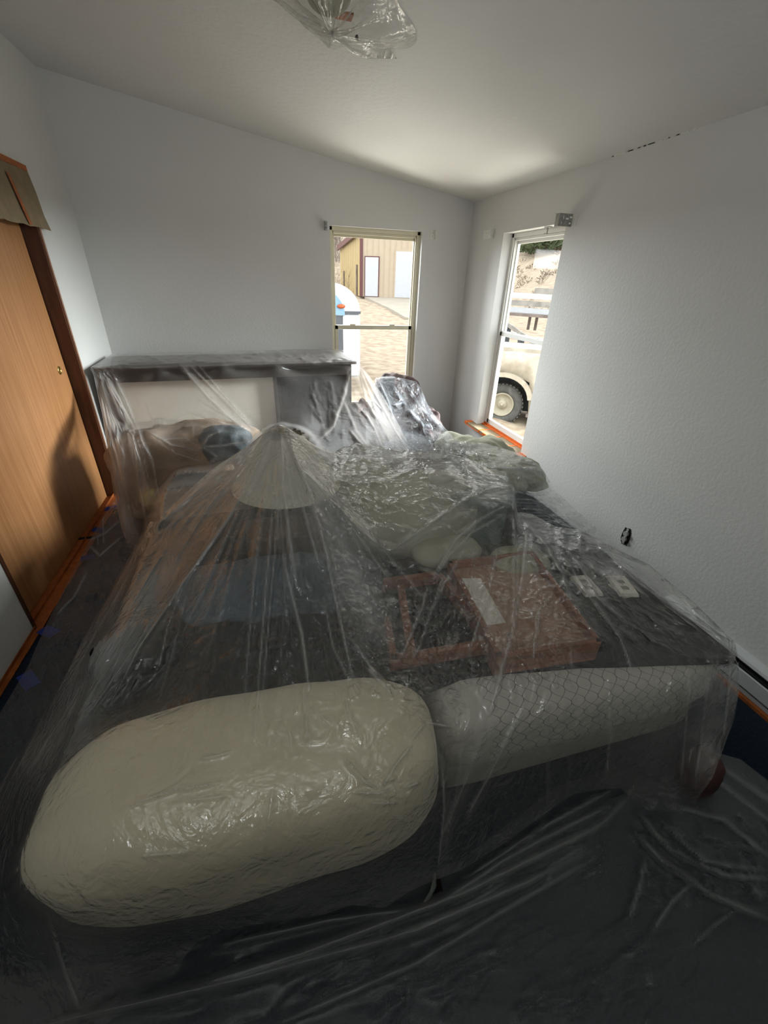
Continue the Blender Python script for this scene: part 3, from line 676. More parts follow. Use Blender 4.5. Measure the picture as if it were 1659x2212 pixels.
# ------------------------------------------------------------------ things under the plastic
def rbox(name, lo, hi, mat, parent=None, r=.05, nse=0, cuts=7, freq=3.0, seed=0, rot=0):
    """soft rounded box with gentle lumps"""
    from mathutils import noise
    lo = Vector(lo); hi = Vector(hi); c = (lo + hi) / 2; h = (hi - lo) / 2
    b = bmesh.new(); bmesh.ops.create_cube(b, size=2); bmesh.ops.subdivide_edges(b, edges=b.edges, cuts=cuts, use_grid_fill=True)
    for v in b.verts:
        p = Vector((v.co.x * h.x, v.co.y * h.y, v.co.z * h.z)); q = Vector([max(-(h[i] - r), min(h[i] - r, p[i])) for i in range(3)])
        # spread vertices so that corners stay dense
        d = p - q
        if d.length > 1e-6: p = q + d.normalized() * r
        if nse: p += p.normalized() * nse * noise.noise(p * freq + Vector((seed, seed * 2, 0)))
        p = Matrix.Rotation(rot, 3, 'Z') @ p
        v.co = p
    me = bpy.data.meshes.new(name); b.to_mesh(me); b.free(); o = link(name, me, mat, parent, True); o.location = c
    if parent: o.matrix_parent_inverse = Matrix.Translation(-Vector(parent.location))
    return o
def superell(name, c, h, mat, e=.5, nse=.03, freq=4, seed=0, parent=None, n=(64, 36), rz=0, tilt=(0, 0)):
    from mathutils import noise
    V = []; F = []; nu, nv_ = n
    f = lambda w, m: math.copysign(abs(w) ** m, w)
    for j in range(nv_ + 1):
        v = -pi / 2 + pi * j / nv_
        for i in range(nu):
            u = 2 * pi * i / nu; p = Vector((h[0] * f(cos(v), e) * f(cos(u), e), h[1] * f(cos(v), e) * f(sin(u), e), h[2] * f(sin(v), e)))
            p *= 1 + nse / max(.1, min(h)) * (noise.noise(p * freq + Vector((seed, 0, seed))) + .5 * noise.noise(p * freq * 2.7 + Vector((0, seed, 3))))
            p.z += tilt[0] * p.x + tilt[1] * p.y
            V.append(p)
    for j in range(nv_):
        for i in range(nu): F.append((j * nu + i, j * nu + (i + 1) % nu, (j + 1) * nu + (i + 1) % nu, (j + 1) * nu + i))
    o = mesh(name, V, F, mat, None, True); o.location = c; o.rotation_euler.z = rz
    if parent: o.parent = parent; o.matrix_parent_inverse = Matrix.Translation(-Vector(parent.location))
    return o
# bed: box spring, mattress with ogee border, dark blanket
t = empty('bed', (.95, 1.6, 0), 'large bed with grey ogee patterned mattress side, dark blanket on top, under plastic', 'bed')
rbox('mattress', (.42, .655, .310), (1.50, 2.62, .590), ogee_m, t, .08)
rbox('box_spring', (.44, .69, .17), (1.49, 2.60, .315), base_m, t, .03)
rbox('mattress', (-.62, .98, .335), (.36, 2.62, .56), black_m, t, .06)
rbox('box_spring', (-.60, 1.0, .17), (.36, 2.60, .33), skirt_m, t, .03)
box('bed_frame', (-.55, .76, .12), (1.53, 2.58, .17), dgray_m, t)
for x, y in ((.42, .85), (1.45, .85), (-.5, 1.1), (-.5, 2.5), (1.45, 2.5)): box('leg', (x - .025, y - .025, 0), (x + .025, y + .025, .13), dgray_m, t)
o = rbox('blanket', (-.60, .77, .565), (1.493, 2.66, .604), black_m, t, .017, .006, 14)
for v in o.data.vertices:                       # the front edge of the blanket runs forward to the right corner
    x = v.co.x + o.location.x; y = v.co.y + o.location.y
    if y < 1.2: v.co.y -= .13 * max(0, min(1, (x - .9) / .6)) * (1.2 - y) / .43; v.co.y += .05 * max(0, 1 - abs(x - .55) / .3) * (1.2 - y) / .43

# cream comforter heaped over the near left corner
comf = superell('comforter', (-.125, .70, .474), (.505, .205, .222), cream_m, .60, .009, 3.0, 5, n=(96, 60), tilt=(-.02, 0))
tag(comf, 'big cream fleece comforter bulging over the near left end of the bed', 'comforter')
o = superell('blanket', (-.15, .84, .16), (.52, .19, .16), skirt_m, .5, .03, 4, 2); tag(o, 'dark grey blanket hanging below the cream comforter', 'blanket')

# cardboard box behind the comforter
def cbox(name, P, sx, sy, sz, rz, mat_side, mat_top, label, cat):
    t = empty(name, P, label, cat); R = Matrix.Rotation(rz, 3, 'Z')
    def q(lo, hi, nm, m):
        b = BM().box(lo, hi, None, .004); o = b.out(nm, m); o.parent = t; o.rotation_euler.z = rz; return o
    q((0, 0, 0), (sx, .006, sz), 'front_panel', mat_side); q((0, sy - .006, 0), (sx, sy, sz), 'back_panel', mat_side)
    q((0, 0, 0), (.006, sy, sz), 'side_panel', mat_side); q((sx - .006, 0, 0), (sx, sy, sz), 'side_panel', mat_side)
    q((-.003, -.003, sz), (sx + .003, sy / 2 - .001, sz + .005), 'flap', mat_top); q((-.003, sy / 2 + .001, sz), (sx + .003, sy + .003, sz + .005), 'flap', mat_top)
    q((0, 0, 0), (sx, sy, .006), 'bottom_panel', mat_side)
    return t
cbox('storage_chest', (-.50, 1.80, .602), .40, .32, .135, .10, brownf_m, cardb_m, 'low dark brown chest with pale lid on the left side of the bed', 'chest')
# lampshade / stand that holds up the peak
PK = at(600, 918, 'z', 1.10)
t = empty('table_lamp', (PK[0] + .02, PK[1] + .02, .60), 'lamp with cream shade holding the plastic up into a tall peak', 'lamp')
lx, ly = PK[0] + .02, PK[1] + .04
BM().cyl((lx, ly, .600), (lx, ly, .625), .08, .075, 28).out('base', brownf_m, t, False)
BM().cyl((lx, ly, .62), (lx, ly, 1.03), .012, n=12).out('pole', brownf_m, t)
b = BM().cyl((lx, ly, .78), (lx, ly, 1.04), .27, .09, 40, False); b.out('shade', lamp_m, t, True)
BM().cyl((lx, ly, 1.02), (lx, ly, 1.075), .010, .014, 10).out('finial', brass_m, t)
# brown dresser drawer front, slate cushion, dark heap in the hollow of the tent
o = rbox('drawer_unit', (-.14, 1.55, .602), (.20, 1.74, .74), brownf_m, None, .01); tag(o, 'dark brown wooden drawer unit inside the tent of plastic', 'drawer')
o = superell('cushion', (-.02, 1.30, .665), (.36, .17, .062), slate_m, .55, .02, 4, 8); tag(o, 'slate blue cushion lying behind the cream comforter under clear plastic', 'cushion')
o = superell('jacket', (-.30, 1.12, .635), (.30, .12, .045), black_m, .7, .03, 7, 4); tag(o, 'black jacket folded between slate cushion and cream comforter', 'jacket')
o = superell('jacket_left', (.15, 1.16, .635), (.24, .12, .045), black_m, .7, .03, 7, 9); o.name = 'scarf'; tag(o, 'black cloth heap right of the slate cushion beside the plastic fold', 'cloth')

# big pale bag of bedding in the middle, second small peak, green bin
o = superell('bedding_bag', (.66, 1.72, .70), (.36, .26, .15), pale_m, .75, .02, 3, 12); tag(o, 'pale olive bag of bedding heaped in the middle of the bed', 'bag')
o = superell('pillow', (.46, 2.02, .70), (.20, .15, .15), pale_m, .9, .02, 4, 15); tag(o, 'pale pillow pushed up into the small rounded peak right of the lamp', 'pillow')
o = superell('pillow', (.72, 1.42, .655), (.16, .10, .045), pale_m, .8, .012, 4, 17); tag(o, 'grey green pillow end showing under the front of the bedding bag', 'pillow')
o = superell('pillow', (1.0, 1.28, .645), (.13, .10, .04), pale_m, .8, .012, 4, 19); tag(o, 'small grey pillow behind the tan panelled wooden box', 'pillow')
c = at(1108, 1056, 'z', .84)
t = empty('storage_bin', (c[0] - .14, c[1] + .12, .602), 'dark green plastic storage bin with a sharp corner at the right of the heap', 'storage bin')
rz = -.5; R = Matrix.Rotation(rz, 4, 'Z'); T = Matrix.Translation((c[0] - .19, c[1] + .10, 0))
def rb(lo, hi, nm, m, bev=.004):
    b = BM().box(lo, hi, None, bev); b.b.transform(T @ R); return b.out(nm, m, t)
rb((-.19, -.16, .602), (.19, .16, .82), 'body', bin_m, .012); rb((-.20, -.17, .815), (.20, .17, .835), 'lid', bin_m, .006)
rb((-.06, -.165, .76), (.06, -.158, .79), 'handle', pale_m)
o = superell('bowl_like_cap', tuple(at(950, 1030, 'z', .86)), (.06, .05, .02), plate_m, .9, 0); o.name = 'cap'; tag(o, 'round pale cap pressing against the plastic on the bedding bag', 'cap')

# wooden frame (drawer without bottom) and tan box beside it
def framed(name, corners, z0, h, wd, mat, label, cat, panel=None, inner=None):
    """four rails between corner points on the bed"""
    P = [Vector((p[0], p[1], 0)) for p in corners]; c = sum(P, Vector()) / 4
    t = empty(name, (c.x, c.y, z0), label, cat)
    for k in range(4):
        a, d = P[k], P[(k + 1) % 4]; e = (d - a).normalized(); n = Vector((-e.y, e.x, 0)) * wd
        if (c - a).dot(n) < 0: n = -n
        b = BM(); b.poly([a + Vector((0, 0, z0)), d + Vector((0, 0, z0)), d + n + Vector((0, 0, z0)), a + n + Vector((0, 0, z0))], (0, 0, h)); b.out('rail', mat, t)
    if panel:
        b = BM(); b.poly([p + (c - p) * .03 + Vector((0, 0, z0 + .004)) for p in P], (0, 0, h * .55)); b.out('panel', panel, t)
    if inner:
        q = [p + (c - p) * .30 for p in P]
        b = BM(); b.poly([p + Vector((0, 0, z0 + h * .55 + .004)) for p in q], (0, 0, .003)); b.out('sheet', inner, t)
    return t
zf = .655
cs = [at(815, 1250, 'z', zf), at(950, 1232, 'z', zf), at(1085, 1385, 'z', zf), at(845, 1425, 'z', zf)]
framed('open_drawer', cs, .604, .05, .022, wood_m, 'empty reddish wooden drawer frame lying on the dark blanket, left of the tan box', 'drawer')
t_ = bpy.data.objects['open_drawer']
a = at(858, 1262, 'z', zf); d = at(880, 1408, 'z', zf); a = Vector(a); d = Vector(d); e = (d - a).normalized(); n = Vector((-e.y, e.x, 0)) * .028
BM().poly([a - Vector((0, 0, .03)), d - Vector((0, 0, .03)), d + n - Vector((0, 0, .03)), a + n - Vector((0, 0, .03))], (0, 0, .028)).out('middle_rail', wood_m, t_)
zf = .69
cs = [at(968, 1212, 'z', zf), at(1150, 1188, 'z', zf), at(1300, 1385, 'z', zf), at(1075, 1418, 'z', zf)]
framed('wooden_box', cs, .604, .085, .016, wood_m, 'shallow reddish wooden box with tan panel and pale insert under wrinkled plastic', 'wooden box', board_m)
P = [at(px, py, 'z', .655) for px, py in ((998, 1250), (1038, 1250), (1092, 1345), (1052, 1352))]
BM().poly([tuple(p) for p in P], (0, 0, .002)).out('insert', plate_m, bpy.data.objects['wooden_box'])
# two loose cover plates lying on top
def plate(c4, z, label):
    P = [Vector(tuple(at(px, py, 'z', z))) for px, py in c4]; c = sum(P, Vector()) / 4
    t = empty('outlet_cover', (c.x, c.y, z - .008), label, 'cover plate', 'loose outlet cover plates on the bed')
    U = (P[1] - P[0]).normalized(); Vv = (P[3] - P[0]); Vv = (Vv - U * Vv.dot(U)).normalized(); w = .072; h = .116
    def fp(u, v, dz): return c + U * u * w + Vv * v * h + Vector((0, 0, dz))
    b = BM(); N_ = 26
    def hole(cv):
        r = []
        for k in range(N_):
            a = 2 * pi * k / N_; x = .0168 * cos(a); y = max(-.0135, min(.0135, .0168 * sin(a))); r.append((x / w, cv + y / h))
        return r
    # face built as a grid with two real openings
    for s in (-1, 1):
        H = hole(s * .17); lo = (0 if s > 0 else -.5); hi = (.5 if s > 0 else 0)
        outer = []
        for k in range(N_):
            a = 2 * pi * k / N_; ca, sa = cos(a), sin(a); m = max(abs(ca) / .5, abs(sa) / .25); outer.append((ca / m, (lo + hi) / 2 + sa / m))
        for k in range(N_):
            k2 = (k + 1) % N_; b.poly([fp(*H[k], 0), fp(*H[k2], 0), fp(*outer[k2], 0), fp(*outer[k], 0)], (0, 0, -.004))
        cm = [(lo, -.5), (hi, .5)]
        for u, v in ((-.5, lo), (.5, lo), (-.5, hi), (.5, hi)):
            pass
    b.out('face', plate_m, t)
    b = BM(); r = [(-.53, -.53), (.53, -.53), (.53, .53), (-.53, .53)]; r2 = [(-.5, -.5), (.5, -.5), (.5, .5), (-.5, .5)]
    for k in range(4): b.poly([fp(*r[k], -.010), fp(*r[(k + 1) % 4], -.010), fp(*r2[(k + 1) % 4], -.0005), fp(*r2[k], -.0005)], (0, 0, -.003))
    b.out('bevelled_edge', plate_m, t)
    b = BM().poly([fp(-.46, -.46, -.009), fp(.46, -.46, -.009), fp(.46, .46, -.009), fp(-.46, .46, -.009)], (0, 0, -.002)); b.out('shadowed_back', pale_m, t)
    BM().cyl(tuple(fp(0, 0, -.002)), tuple(fp(0, 0, .001)), .0035, n=10).out('screw', metal_m, t)
plate([(1237, 1238), (1272, 1236), (1300, 1288), (1262, 1290)], .640, 'almond outlet cover plate half under a plastic fold, left of the other')
plate([(1307, 1236), (1357, 1238), (1386, 1288), (1333, 1292)], .655, 'almond outlet cover plate lying clear on the dark blanket, right one')
o = box('outlet_cover_stack', tuple(at(1345, 1268, 'z', .648) - np.array([.035, .05, .012])), tuple(at(1345, 1268, 'z', .648) + np.array([.035, .04, -.010])), plate_m, None, .002); o.name = 'switch_box'; tag(o, 'pale plate lying beneath the right outlet cover plate', 'cover plate')

# ---- back of the room
t = empty('console_table', (-.2, 4.15, 0), 'long dark walnut console table along the back wall, draped in clear plastic', 'table')
cz = 1.045; fl = Vector((-1.235, 3.775, 0)); frr = Vector((.84, 3.93, 0)); bk = Vector((0, .56, 0))
ue = (frr - fl).normalized(); nn = Vector((-ue.y, ue.x, 0))
def cb(u0, u1, v0, v1, z0, z1, nm, m=console_m):
    q = [fl + ue * u + nn * v for u, v in ((u0, v0), (u1, v0), (u1, v1), (u0, v1))]
    return BM().poly([(p.x, p.y, z0) for p in q], (0, 0, z1 - z0)).out(nm, m, t)
WL = (frr - fl).length
cb(-.0, WL, 0, .58, cz - .022, cz, 'table_top'); cb(.05, WL - .04, .04, .06, cz - .12, cz - .022, 'apron')
cb(.05, .10, .04, .56, 0, cz - .022, 'side_panel'); cb(WL - .07, WL - .04, .04, .56, 0, cz - .022, 'side_panel')
cb(1.36, WL - .05, .08, .54, .02, cz - .10, 'cabinet', black_m); cb(.10, 1.33, .10, .115, .02, cz - .10, 'added_pale_panel', plate_m); cb(1.33, 1.36, .05, .56, 0, cz - .022, 'divider')  # pale panel added near the front to catch light like the wall behind
for k in range(3): o = cb(1.40, WL - .09, .062, .08, .10 + .28 * k, .35 + .28 * k, 'drawer', black_m)
# tan blanket, bundle, mustard cloth between bed and console
c = at(420, 1030, 'y', 3.2); o = superell('folded_blanket', (c[0] - .02, 3.25, .36), (.52, .26, .36), tanblk_m, .6, .04, 3, 22); tag(o, 'tan blanket heaped below the console table at the left', 'blanket')
c = at(490, 962, 'y', 3.1); o = superell('cloth_bundle', tuple(c), (.17, .15, .13), greybag_m, .8, .03, 5, 25); tag(o, 'grey blue bundle pushing against the plastic left of the tall peak', 'bundle')
o = superell('bundle_support', (c[0], c[1] + .05, .35), (.20, .16, .36), tanblk_m, .5, .02, 5, 2); o.name = 'laundry_basket'; tag(o, 'brown hamper carrying the grey blue bundle', 'hamper')
c = at(330, 1078, 'y', 3.0); o = superell('folded_cloth', tuple(c), (.07, .07, .09), yellow_m, .8, .02, 6, 27); tag(o, 'mustard yellow cloth showing through plastic near the closet', 'cloth')
c = at(420, 1065, 'y', 2.75); o = superell('folded_towel', tuple(c), (.24, .12, .12), tanblk_m, .7, .03, 6, 28, tilt=(.35, 0)); tag(o, 'brown towel roll behind the low dark chest', 'towel')
o = rbox('side_table', (-.62, 2.70, 0), (.15, 3.0, .42), brownf_m, None, .01); tag(o, 'low brown side table behind the bed head carrying the towel roll', 'side table')
# armchair with mauve brown cover in the far corner
t = empty('armchair', (1.2, 4.15, 0), 'armchair with mauve brown cover under plastic in the far right corner', 'armchair')
c0 = at(868, 822, 'y', 4.25)
o = superell('backrest', (c0[0] - .03, 4.26, .44), (.25, .16, .44 * c0[2] / .82), mauve_m, .55, .03, 5, 31, t)
superell('seat', (1.18, 3.72, .27), (.34, .42, .27), mauve_m, .5, .04, 5, 33, t)
superell('armrest', (1.42, 3.72, .33), (.11, .42, .33), mauve_m, .6, .03, 5, 34, t)
superell('armrest', (.88, 3.80, .34), (.12, .36, .34), mauve_m, .6, .03, 5, 35, t)
q = at(836, 815, 'y', 4.1); t = empty('picture_frame', (q[0], 4.1, .45), 'grey flat panel leaning beside the armchair below the back window', 'panel')
b = BM(); b.box((q[0] - .05, 4.08, .45), (q[0] + .07, 4.10, q[2])); b.out('board', dgray_m, t); b = BM(); b.box((q[0] - .055, 4.07, q[2] - .012), (q[0] + .075, 4.105, q[2] + .004)); b.out('top_edge', white_m, t); b = BM(); b.box((q[0] - .05, 4.07, 0), (q[0] + .07, 4.11, .452)); b.out('stand', dgray_m, t)
# bags of bedding along the right wall side
o = superell('bedding_bag', (1.52, 2.72, .50), (.27, .30, .17), pale_m, .7, .05, 5, 41); tag(o, 'pale bag of clothes by the right wall below the window', 'bag')
o = superell('duffel_bag', (1.42, 2.16, .66), (.21, .26, .075), pale_m, .7, .03, 6, 43); tag(o, 'grey green flat bag on the bed beside the right wall', 'bag')
o = rbox('nightstand', (1.25, 2.70, 0), (1.85, 3.15, .36), brownf_m, None, .01); tag(o, 'brown nightstand below the right window hidden under bags', 'nightstand')
# strap and ribbon hanging from the hem, pinkish sack at right
def ribbon(pts, w, name, mat, label, cat):
    V = []; F = []
    P = [Vector(tuple(at(*p[:2], 'y', p[2]))) for p in pts]
    for i, p in enumerate(P):
        ww = w[i]; V += [p - Vector((ww, 0, 0)), p + Vector((ww, .01, 0)), p + Vector((ww, .016, 0)), p + Vector((-ww, .006, 0))]
    for i in range(len(P) - 1):
        for k in range(4): F.append((i * 4 + k, i * 4 + (k + 1) % 4, i * 4 + 4 + (k + 1) % 4, i * 4 + 4 + k))
    F += [(0, 1, 2, 3), tuple(len(V) - 1 - k for k in range(4))]
    tag(mesh(name, V, F, mat, None, True), label, cat)
ribbon([(940, 1898, .50), (938, 1925, .485), (925, 1950, .475), (905, 1975, .47), (890, 1998, .46), (870, 2024, .455)], [.006, .012, .014, .014, .011, .003], 'strap', strap_m, 'pale strap hanging out from under the plastic hem onto the floor', 'strap')
ribbon([(947, 1900, .505), (952, 1935, .49), (968, 1970, .475), (976, 1992, .465), (970, 2015, .455), (948, 2035, .45)], [.006, .012, .016, .014, .015, .016], 'ribbon', ribbon_m, 'dark maroon strap curling onto the floor beside the pale strap', 'strap')
o = superell('sack', tuple(at(1512, 1668, 'z', .11)), (.06, .06, .11), pbr('pinkish_brown_cloth', (.12, .06, .055), .8, var=.3), .6, .02, 8, 51); tag(o, 'pinkish brown sack under plastic at the lower right bed corner', 'sack')

# ------------------------------------------------------------------ plastic sheets draped over the things
from mathutils.bvhtree import BVHTree
bpy.context.view_layer.update()
def tree_of(names_skip=()):
    V = []; P = []
    for o in COL.objects:
        if o.type != 'MESH' or o.name in BEFORE: continue
        k = len(V); mw = o.matrix_world
        V += [mw @ v.co for v in o.data.vertices]; P += [[k + i for i in p.vertices] for p in o.data.polygons]
    return BVHTree.FromPolygons(V, P)
TREE = tree_of()
EYEV = Vector(EYE)
def interp(tab, x): return np.interp(x, [a for a, _ in tab], [b for _, b in tab])
def sheet(name, mat, x0, x1, nu, nv, top, bot, ctrl, folds, crink=(), drape=0, gap=.006, tension=30, skirt=0, floor=.006, k_pow=1.3, seed=0, milky=()):
    """A film surface spanned through measured points; it is pushed out over whatever lies under it and then creased.
    ctrl: (px, py, axis, value) real points of the sheet; folds: (polyline, height m, width)."""
    r = np.random.default_rng(seed)
    U = np.linspace(x0, x1, nu); T = np.linspace(0, 1, nv)
    PX = np.repeat(U[:, None], nv, 1); a = interp(top, U)[:, None]; c = interp(bot, U)[:, None]; PY = a + (c - a) * T[None, :]
    D = np.stack([(PX - CX) / F_, (PY - CY) / F_, np.ones_like(PX)], -1) @ RW.T      # directions from the eye
    cp = np.array([[p[0], p[1]] for p in ctrl], float); cw = []
    for p in ctrl:
        d = ray(p[0], p[1]); k = 'xyz'.index(p[2]); cw.append(d[k] / (p[3] - EYE[k]))
    cw = np.array(cw); S = 100.
    K = lambda A, B: (np.sqrt(((A[:, None, :] - B[None, :, :]) ** 2).sum(-1)) / S) ** k_pow
    n = len(cp); A = np.zeros((n + 3, n + 3)); A[:n, :n] = K(cp, cp) + np.eye(n) * -.002; A[:n, n] = 1; A[:n, n + 1:] = cp / S; A[n:, :n] = A[:n, n:].T
    sol = np.linalg.solve(A, np.concatenate([cw, [0, 0, 0]]))
    Q = np.stack([PX.ravel(), PY.ravel()], -1)
    w = np.empty(len(Q))
    for i in range(0, len(Q), 20000):
        q = Q[i:i + 20000]; w[i:i + 20000] = K(q, cp) @ sol[:n] + sol[n] + q @ sol[n + 1:] / S
    w = w.reshape(PX.shape); w = np.clip(w, 1 / 8., 1 / .25)
    # keep above the floor
    wf = np.where(D[..., 2] < 0, D[..., 2] / (floor - EYE[2]), 0); w = np.maximum(w, wf)
    if drape:
        st = 3; wo = np.zeros(w[::st, ::st].shape); Dn = D[::st, ::st]
        ln = np.linalg.norm(Dn, axis=-1)
        for i in range(wo.shape[0]):
            for j in range(wo.shape[1]):
                h = TREE.ray_cast(EYEV, Vector(Dn[i, j]), 9)
                if h[0] is not None:
                    dd = h[3] / ln[i, j]; wo[i, j] = 1 / max(.2, dd - gap - .004)
        xi = np.arange(w.shape[0]) / st; yi = np.arange(w.shape[1]) / st
        def up(Z):
            x_ = np.clip(xi, 0, Z.shape[0] - 1.001); y_ = np.clip(yi, 0, Z.shape[1] - 1.001); xa = x_.astype(int); ya = y_.astype(int); fx = (x_ - xa)[:, None]; fy = (y_ - ya)[None, :]
            return (Z[xa][:, ya] * (1 - fx) + Z[xa + 1][:, ya] * fx) * (1 - fy) + (Z[xa][:, ya + 1] * (1 - fx) + Z[xa + 1][:, ya + 1] * fx) * fy
        # dilate object depth a little, then relax
        wd_ = wo.copy()
        for _ in range(1):
            m = wd_.copy(); m[1:] = np.maximum(m[1:], wd_[:-1]); m[:-1] = np.maximum(m[:-1], wd_[1:]); m[:, 1:] = np.maximum(m[:, 1:], wd_[:, :-1]); m[:, :-1] = np.maximum(m[:, :-1], wd_[:, 1:]); wd_ = m
        wo = up(wd_)
        w = np.maximum(w, wo)
        for _ in range(tension):
            m = w.copy(); m[1:-1, 1:-1] = .25 * (w[2:, 1:-1] + w[:-2, 1:-1] + w[1:-1, 2:] + w[1:-1, :-2]); w = np.maximum(m, wo)
    h = np.zeros_like(w); G = np.zeros_like(w)
    def add(pl, hh, ww, taper=True, g=None):
        pl = np.array(pl, float); sl = np.sqrt((np.diff(pl, axis=0) ** 2).sum(1)); tot = sl.sum(); s0 = 0
        bx0, by0 = pl.min(0) - ww * 4; bx1, by1 = pl.max(0) + ww * 4
        i0, i1 = np.searchsorted(U, [bx0, bx1]);
        if i1 <= i0: return
        X = PX[i0:i1]; Y = PY[i0:i1]; best = np.full(X.shape, 1e9); along = np.zeros(X.shape)
        for k in range(len(pl) - 1):
            d = pl[k + 1] - pl[k]; L2 = (d ** 2).sum() + 1e-9
            t = np.clip(((X - pl[k, 0]) * d[0] + (Y - pl[k, 1]) * d[1]) / L2, 0, 1)
            dist = np.hypot(X - pl[k, 0] - t * d[0], Y - pl[k, 1] - t * d[1]); m = dist < best
            best = np.where(m, dist, best); along = np.where(m, (s0 + t * sl[k]) / tot, along); s0 += sl[k]
        tp_ = np.minimum(1, 5 * np.minimum(along + .06, 1.05 - along)) if taper else 1
        h[i0:i1] += hh * np.exp(-(best / ww) ** 1.15) * tp_
        gg = (min(.45, abs(hh) * 20) if g is None else g)
        G[i0:i1] = np.maximum(G[i0:i1], gg * np.exp(-(best / (ww * (.7 if g is None else 1))) ** 1.6) * tp_)
    for f in folds: add(f[0], f[1] * 1.5, f[2])
    for pl, ww, g in milky: add(pl, .003, ww, True, g)
    for (cxp, cyp, rx, ry, cnt, hh, ww, ang, spr, ln_) in crink:
        for _ in range(cnt):
            x = cxp + rx * r.uniform(-1, 1); y = cyp + ry * r.uniform(-1, 1); an = math.radians(ang) + math.radians(spr) * r.uniform(-1, 1); L = ln_ * r.uniform(.4, 1.3)
            dx, dy = cos(an) * L / 2, sin(an) * L / 2; bend = r.uniform(-.15, .15) * L
            add([(x - dx, y - dy), (x - dy * .0 + bend * -sin(an), y + bend * cos(an)), (x + dx, y + dy)], 1.5 * hh * r.uniform(.35, 1.2) * (1 if r.random() < .75 else -.5), ww * r.uniform(.6, 1.5), True, min(.2, hh * 7) * r.uniform(.3, 1))
    zc_ = 1 / w
    zc_ = zc_ - h
    P = EYE + D * zc_[..., None]
    P[..., 2] = np.maximum(P[..., 2], floor * .6)
    P[..., 0] = np.clip(P[..., 0], XL + .01, XR - .012); P[..., 1] = np.minimum(P[..., 1], YB - .012)
    if skirt:   # the sheet carries on down behind its skyline
        rows = []
        for q in range(skirt, 0, -1):
            e = P[:, 0].copy(); f_ = q / skirt; e[:, 1] += .16 * f_ + .0; e[:, 2] = np.maximum(.60, e[:, 2] - .42 * f_ ** 1.5) if skirt < 50 else e[:, 2]
            e[:, 2] = np.minimum(e[:, 2], P[:, 0, 2]); rows.append(e)
        P = np.concatenate([np.stack(rows, 1), P], 1)
    if skirt: G = np.concatenate([np.repeat(G[:, :1], skirt, 1) * 0, G], 1)
    NU, NV = P.shape[:2]
    idx = np.arange(NU * NV).reshape(NU, NV)
    Fq = np.stack([idx[:-1, :-1], idx[:-1, 1:], idx[1:, 1:], idx[1:, :-1]], -1).reshape(-1, 4)
    me = bpy.data.meshes.new(name); me.vertices.add(NU * NV); me.vertices.foreach_set('co', P.reshape(-1).astype(np.float32))
    me.loops.add(Fq.size); me.loops.foreach_set('vertex_index', Fq.ravel().astype(np.int32))
    me.polygons.add(len(Fq)); me.polygons.foreach_set('loop_start', np.arange(0, Fq.size, 4, dtype=np.int32)); me.update(calc_edges=True)
    la = me.attributes.new('fold_haze', 'FLOAT', 'POINT'); la.data.foreach_set('value', G.ravel().astype(np.float32))  # opacity from gathered folds plus haze painted in for bright streaks
    return link(name, me, mat, None, True)

# --- main sheet over the bed
top = [(-30, 1760), (0, 1715), (20, 1690), (90, 1560), (190, 1370), (280, 1210), (318, 1150), (350, 1112), (460, 1012), (540, 960), (575, 930), (592, 919), (600, 917), (612, 919), (640, 935), (690, 968), (722, 978), (740, 966), (768, 957), (800, 962), (850, 972), (910, 974), (960, 978), (1010, 990), (1060, 1016), (1098, 1042), (1110, 1049), (1114, 1075), (1117, 1106), (1150, 1110), (1200, 1138), (1255, 1145), (1320, 1180), (1400, 1218), (1500, 1302), (1560, 1360), (1588, 1388), (1596, 1430)]
bot = [(-30, 2290), (120, 2290), (230, 2212), (330, 2130), (385, 2085), (420, 2040), (480, 2010), (600, 1990), (700, 1975), (760, 1955), (830, 1962), (880, 1928), (935, 1903), (1000, 1878), (1100, 1815), (1180, 1755), (1240, 1715), (1300, 1705), (1340, 1702), (1370, 1730), (1400, 1750), (1450, 1752), (1500, 1735), (1540, 1680), (1565, 1610), (1584, 1560), (1596, 1500)]
Z = lambda x, y, z: (x, y, 'z', z)
Y = lambda x, y, v: (x, y, 'y', v)
ctrl = [Z(600, 917, 1.12), Z(575, 930, 1.07), Z(460, 1012, .90), Z(350, 1113, .745), Z(280, 1212, .45), Z(190, 1370, .22), Z(90, 1560, .08), Z(0, 1715, .05), Z(-30, 1760, .04),
        Z(640, 935, 1.07), Z(690, 968, .99), Z(722, 978, .93), Z(768, 957, .93), Z(850, 972, .87), Z(960, 978, .86), Z(1060, 1016, .86), Z(1110, 1049, .86),
        Z(1114, 1076, .80), Z(1116, 1106, .70), Z(1150, 1118, .66), Z(1200, 1150, .66), Z(1255, 1153, .68), Z(1320, 1190, .64), Z(1400, 1226, .62), Z(1500, 1311, .62), Z(1584, 1392, .61),
        ('a', 0, 0, 0)]
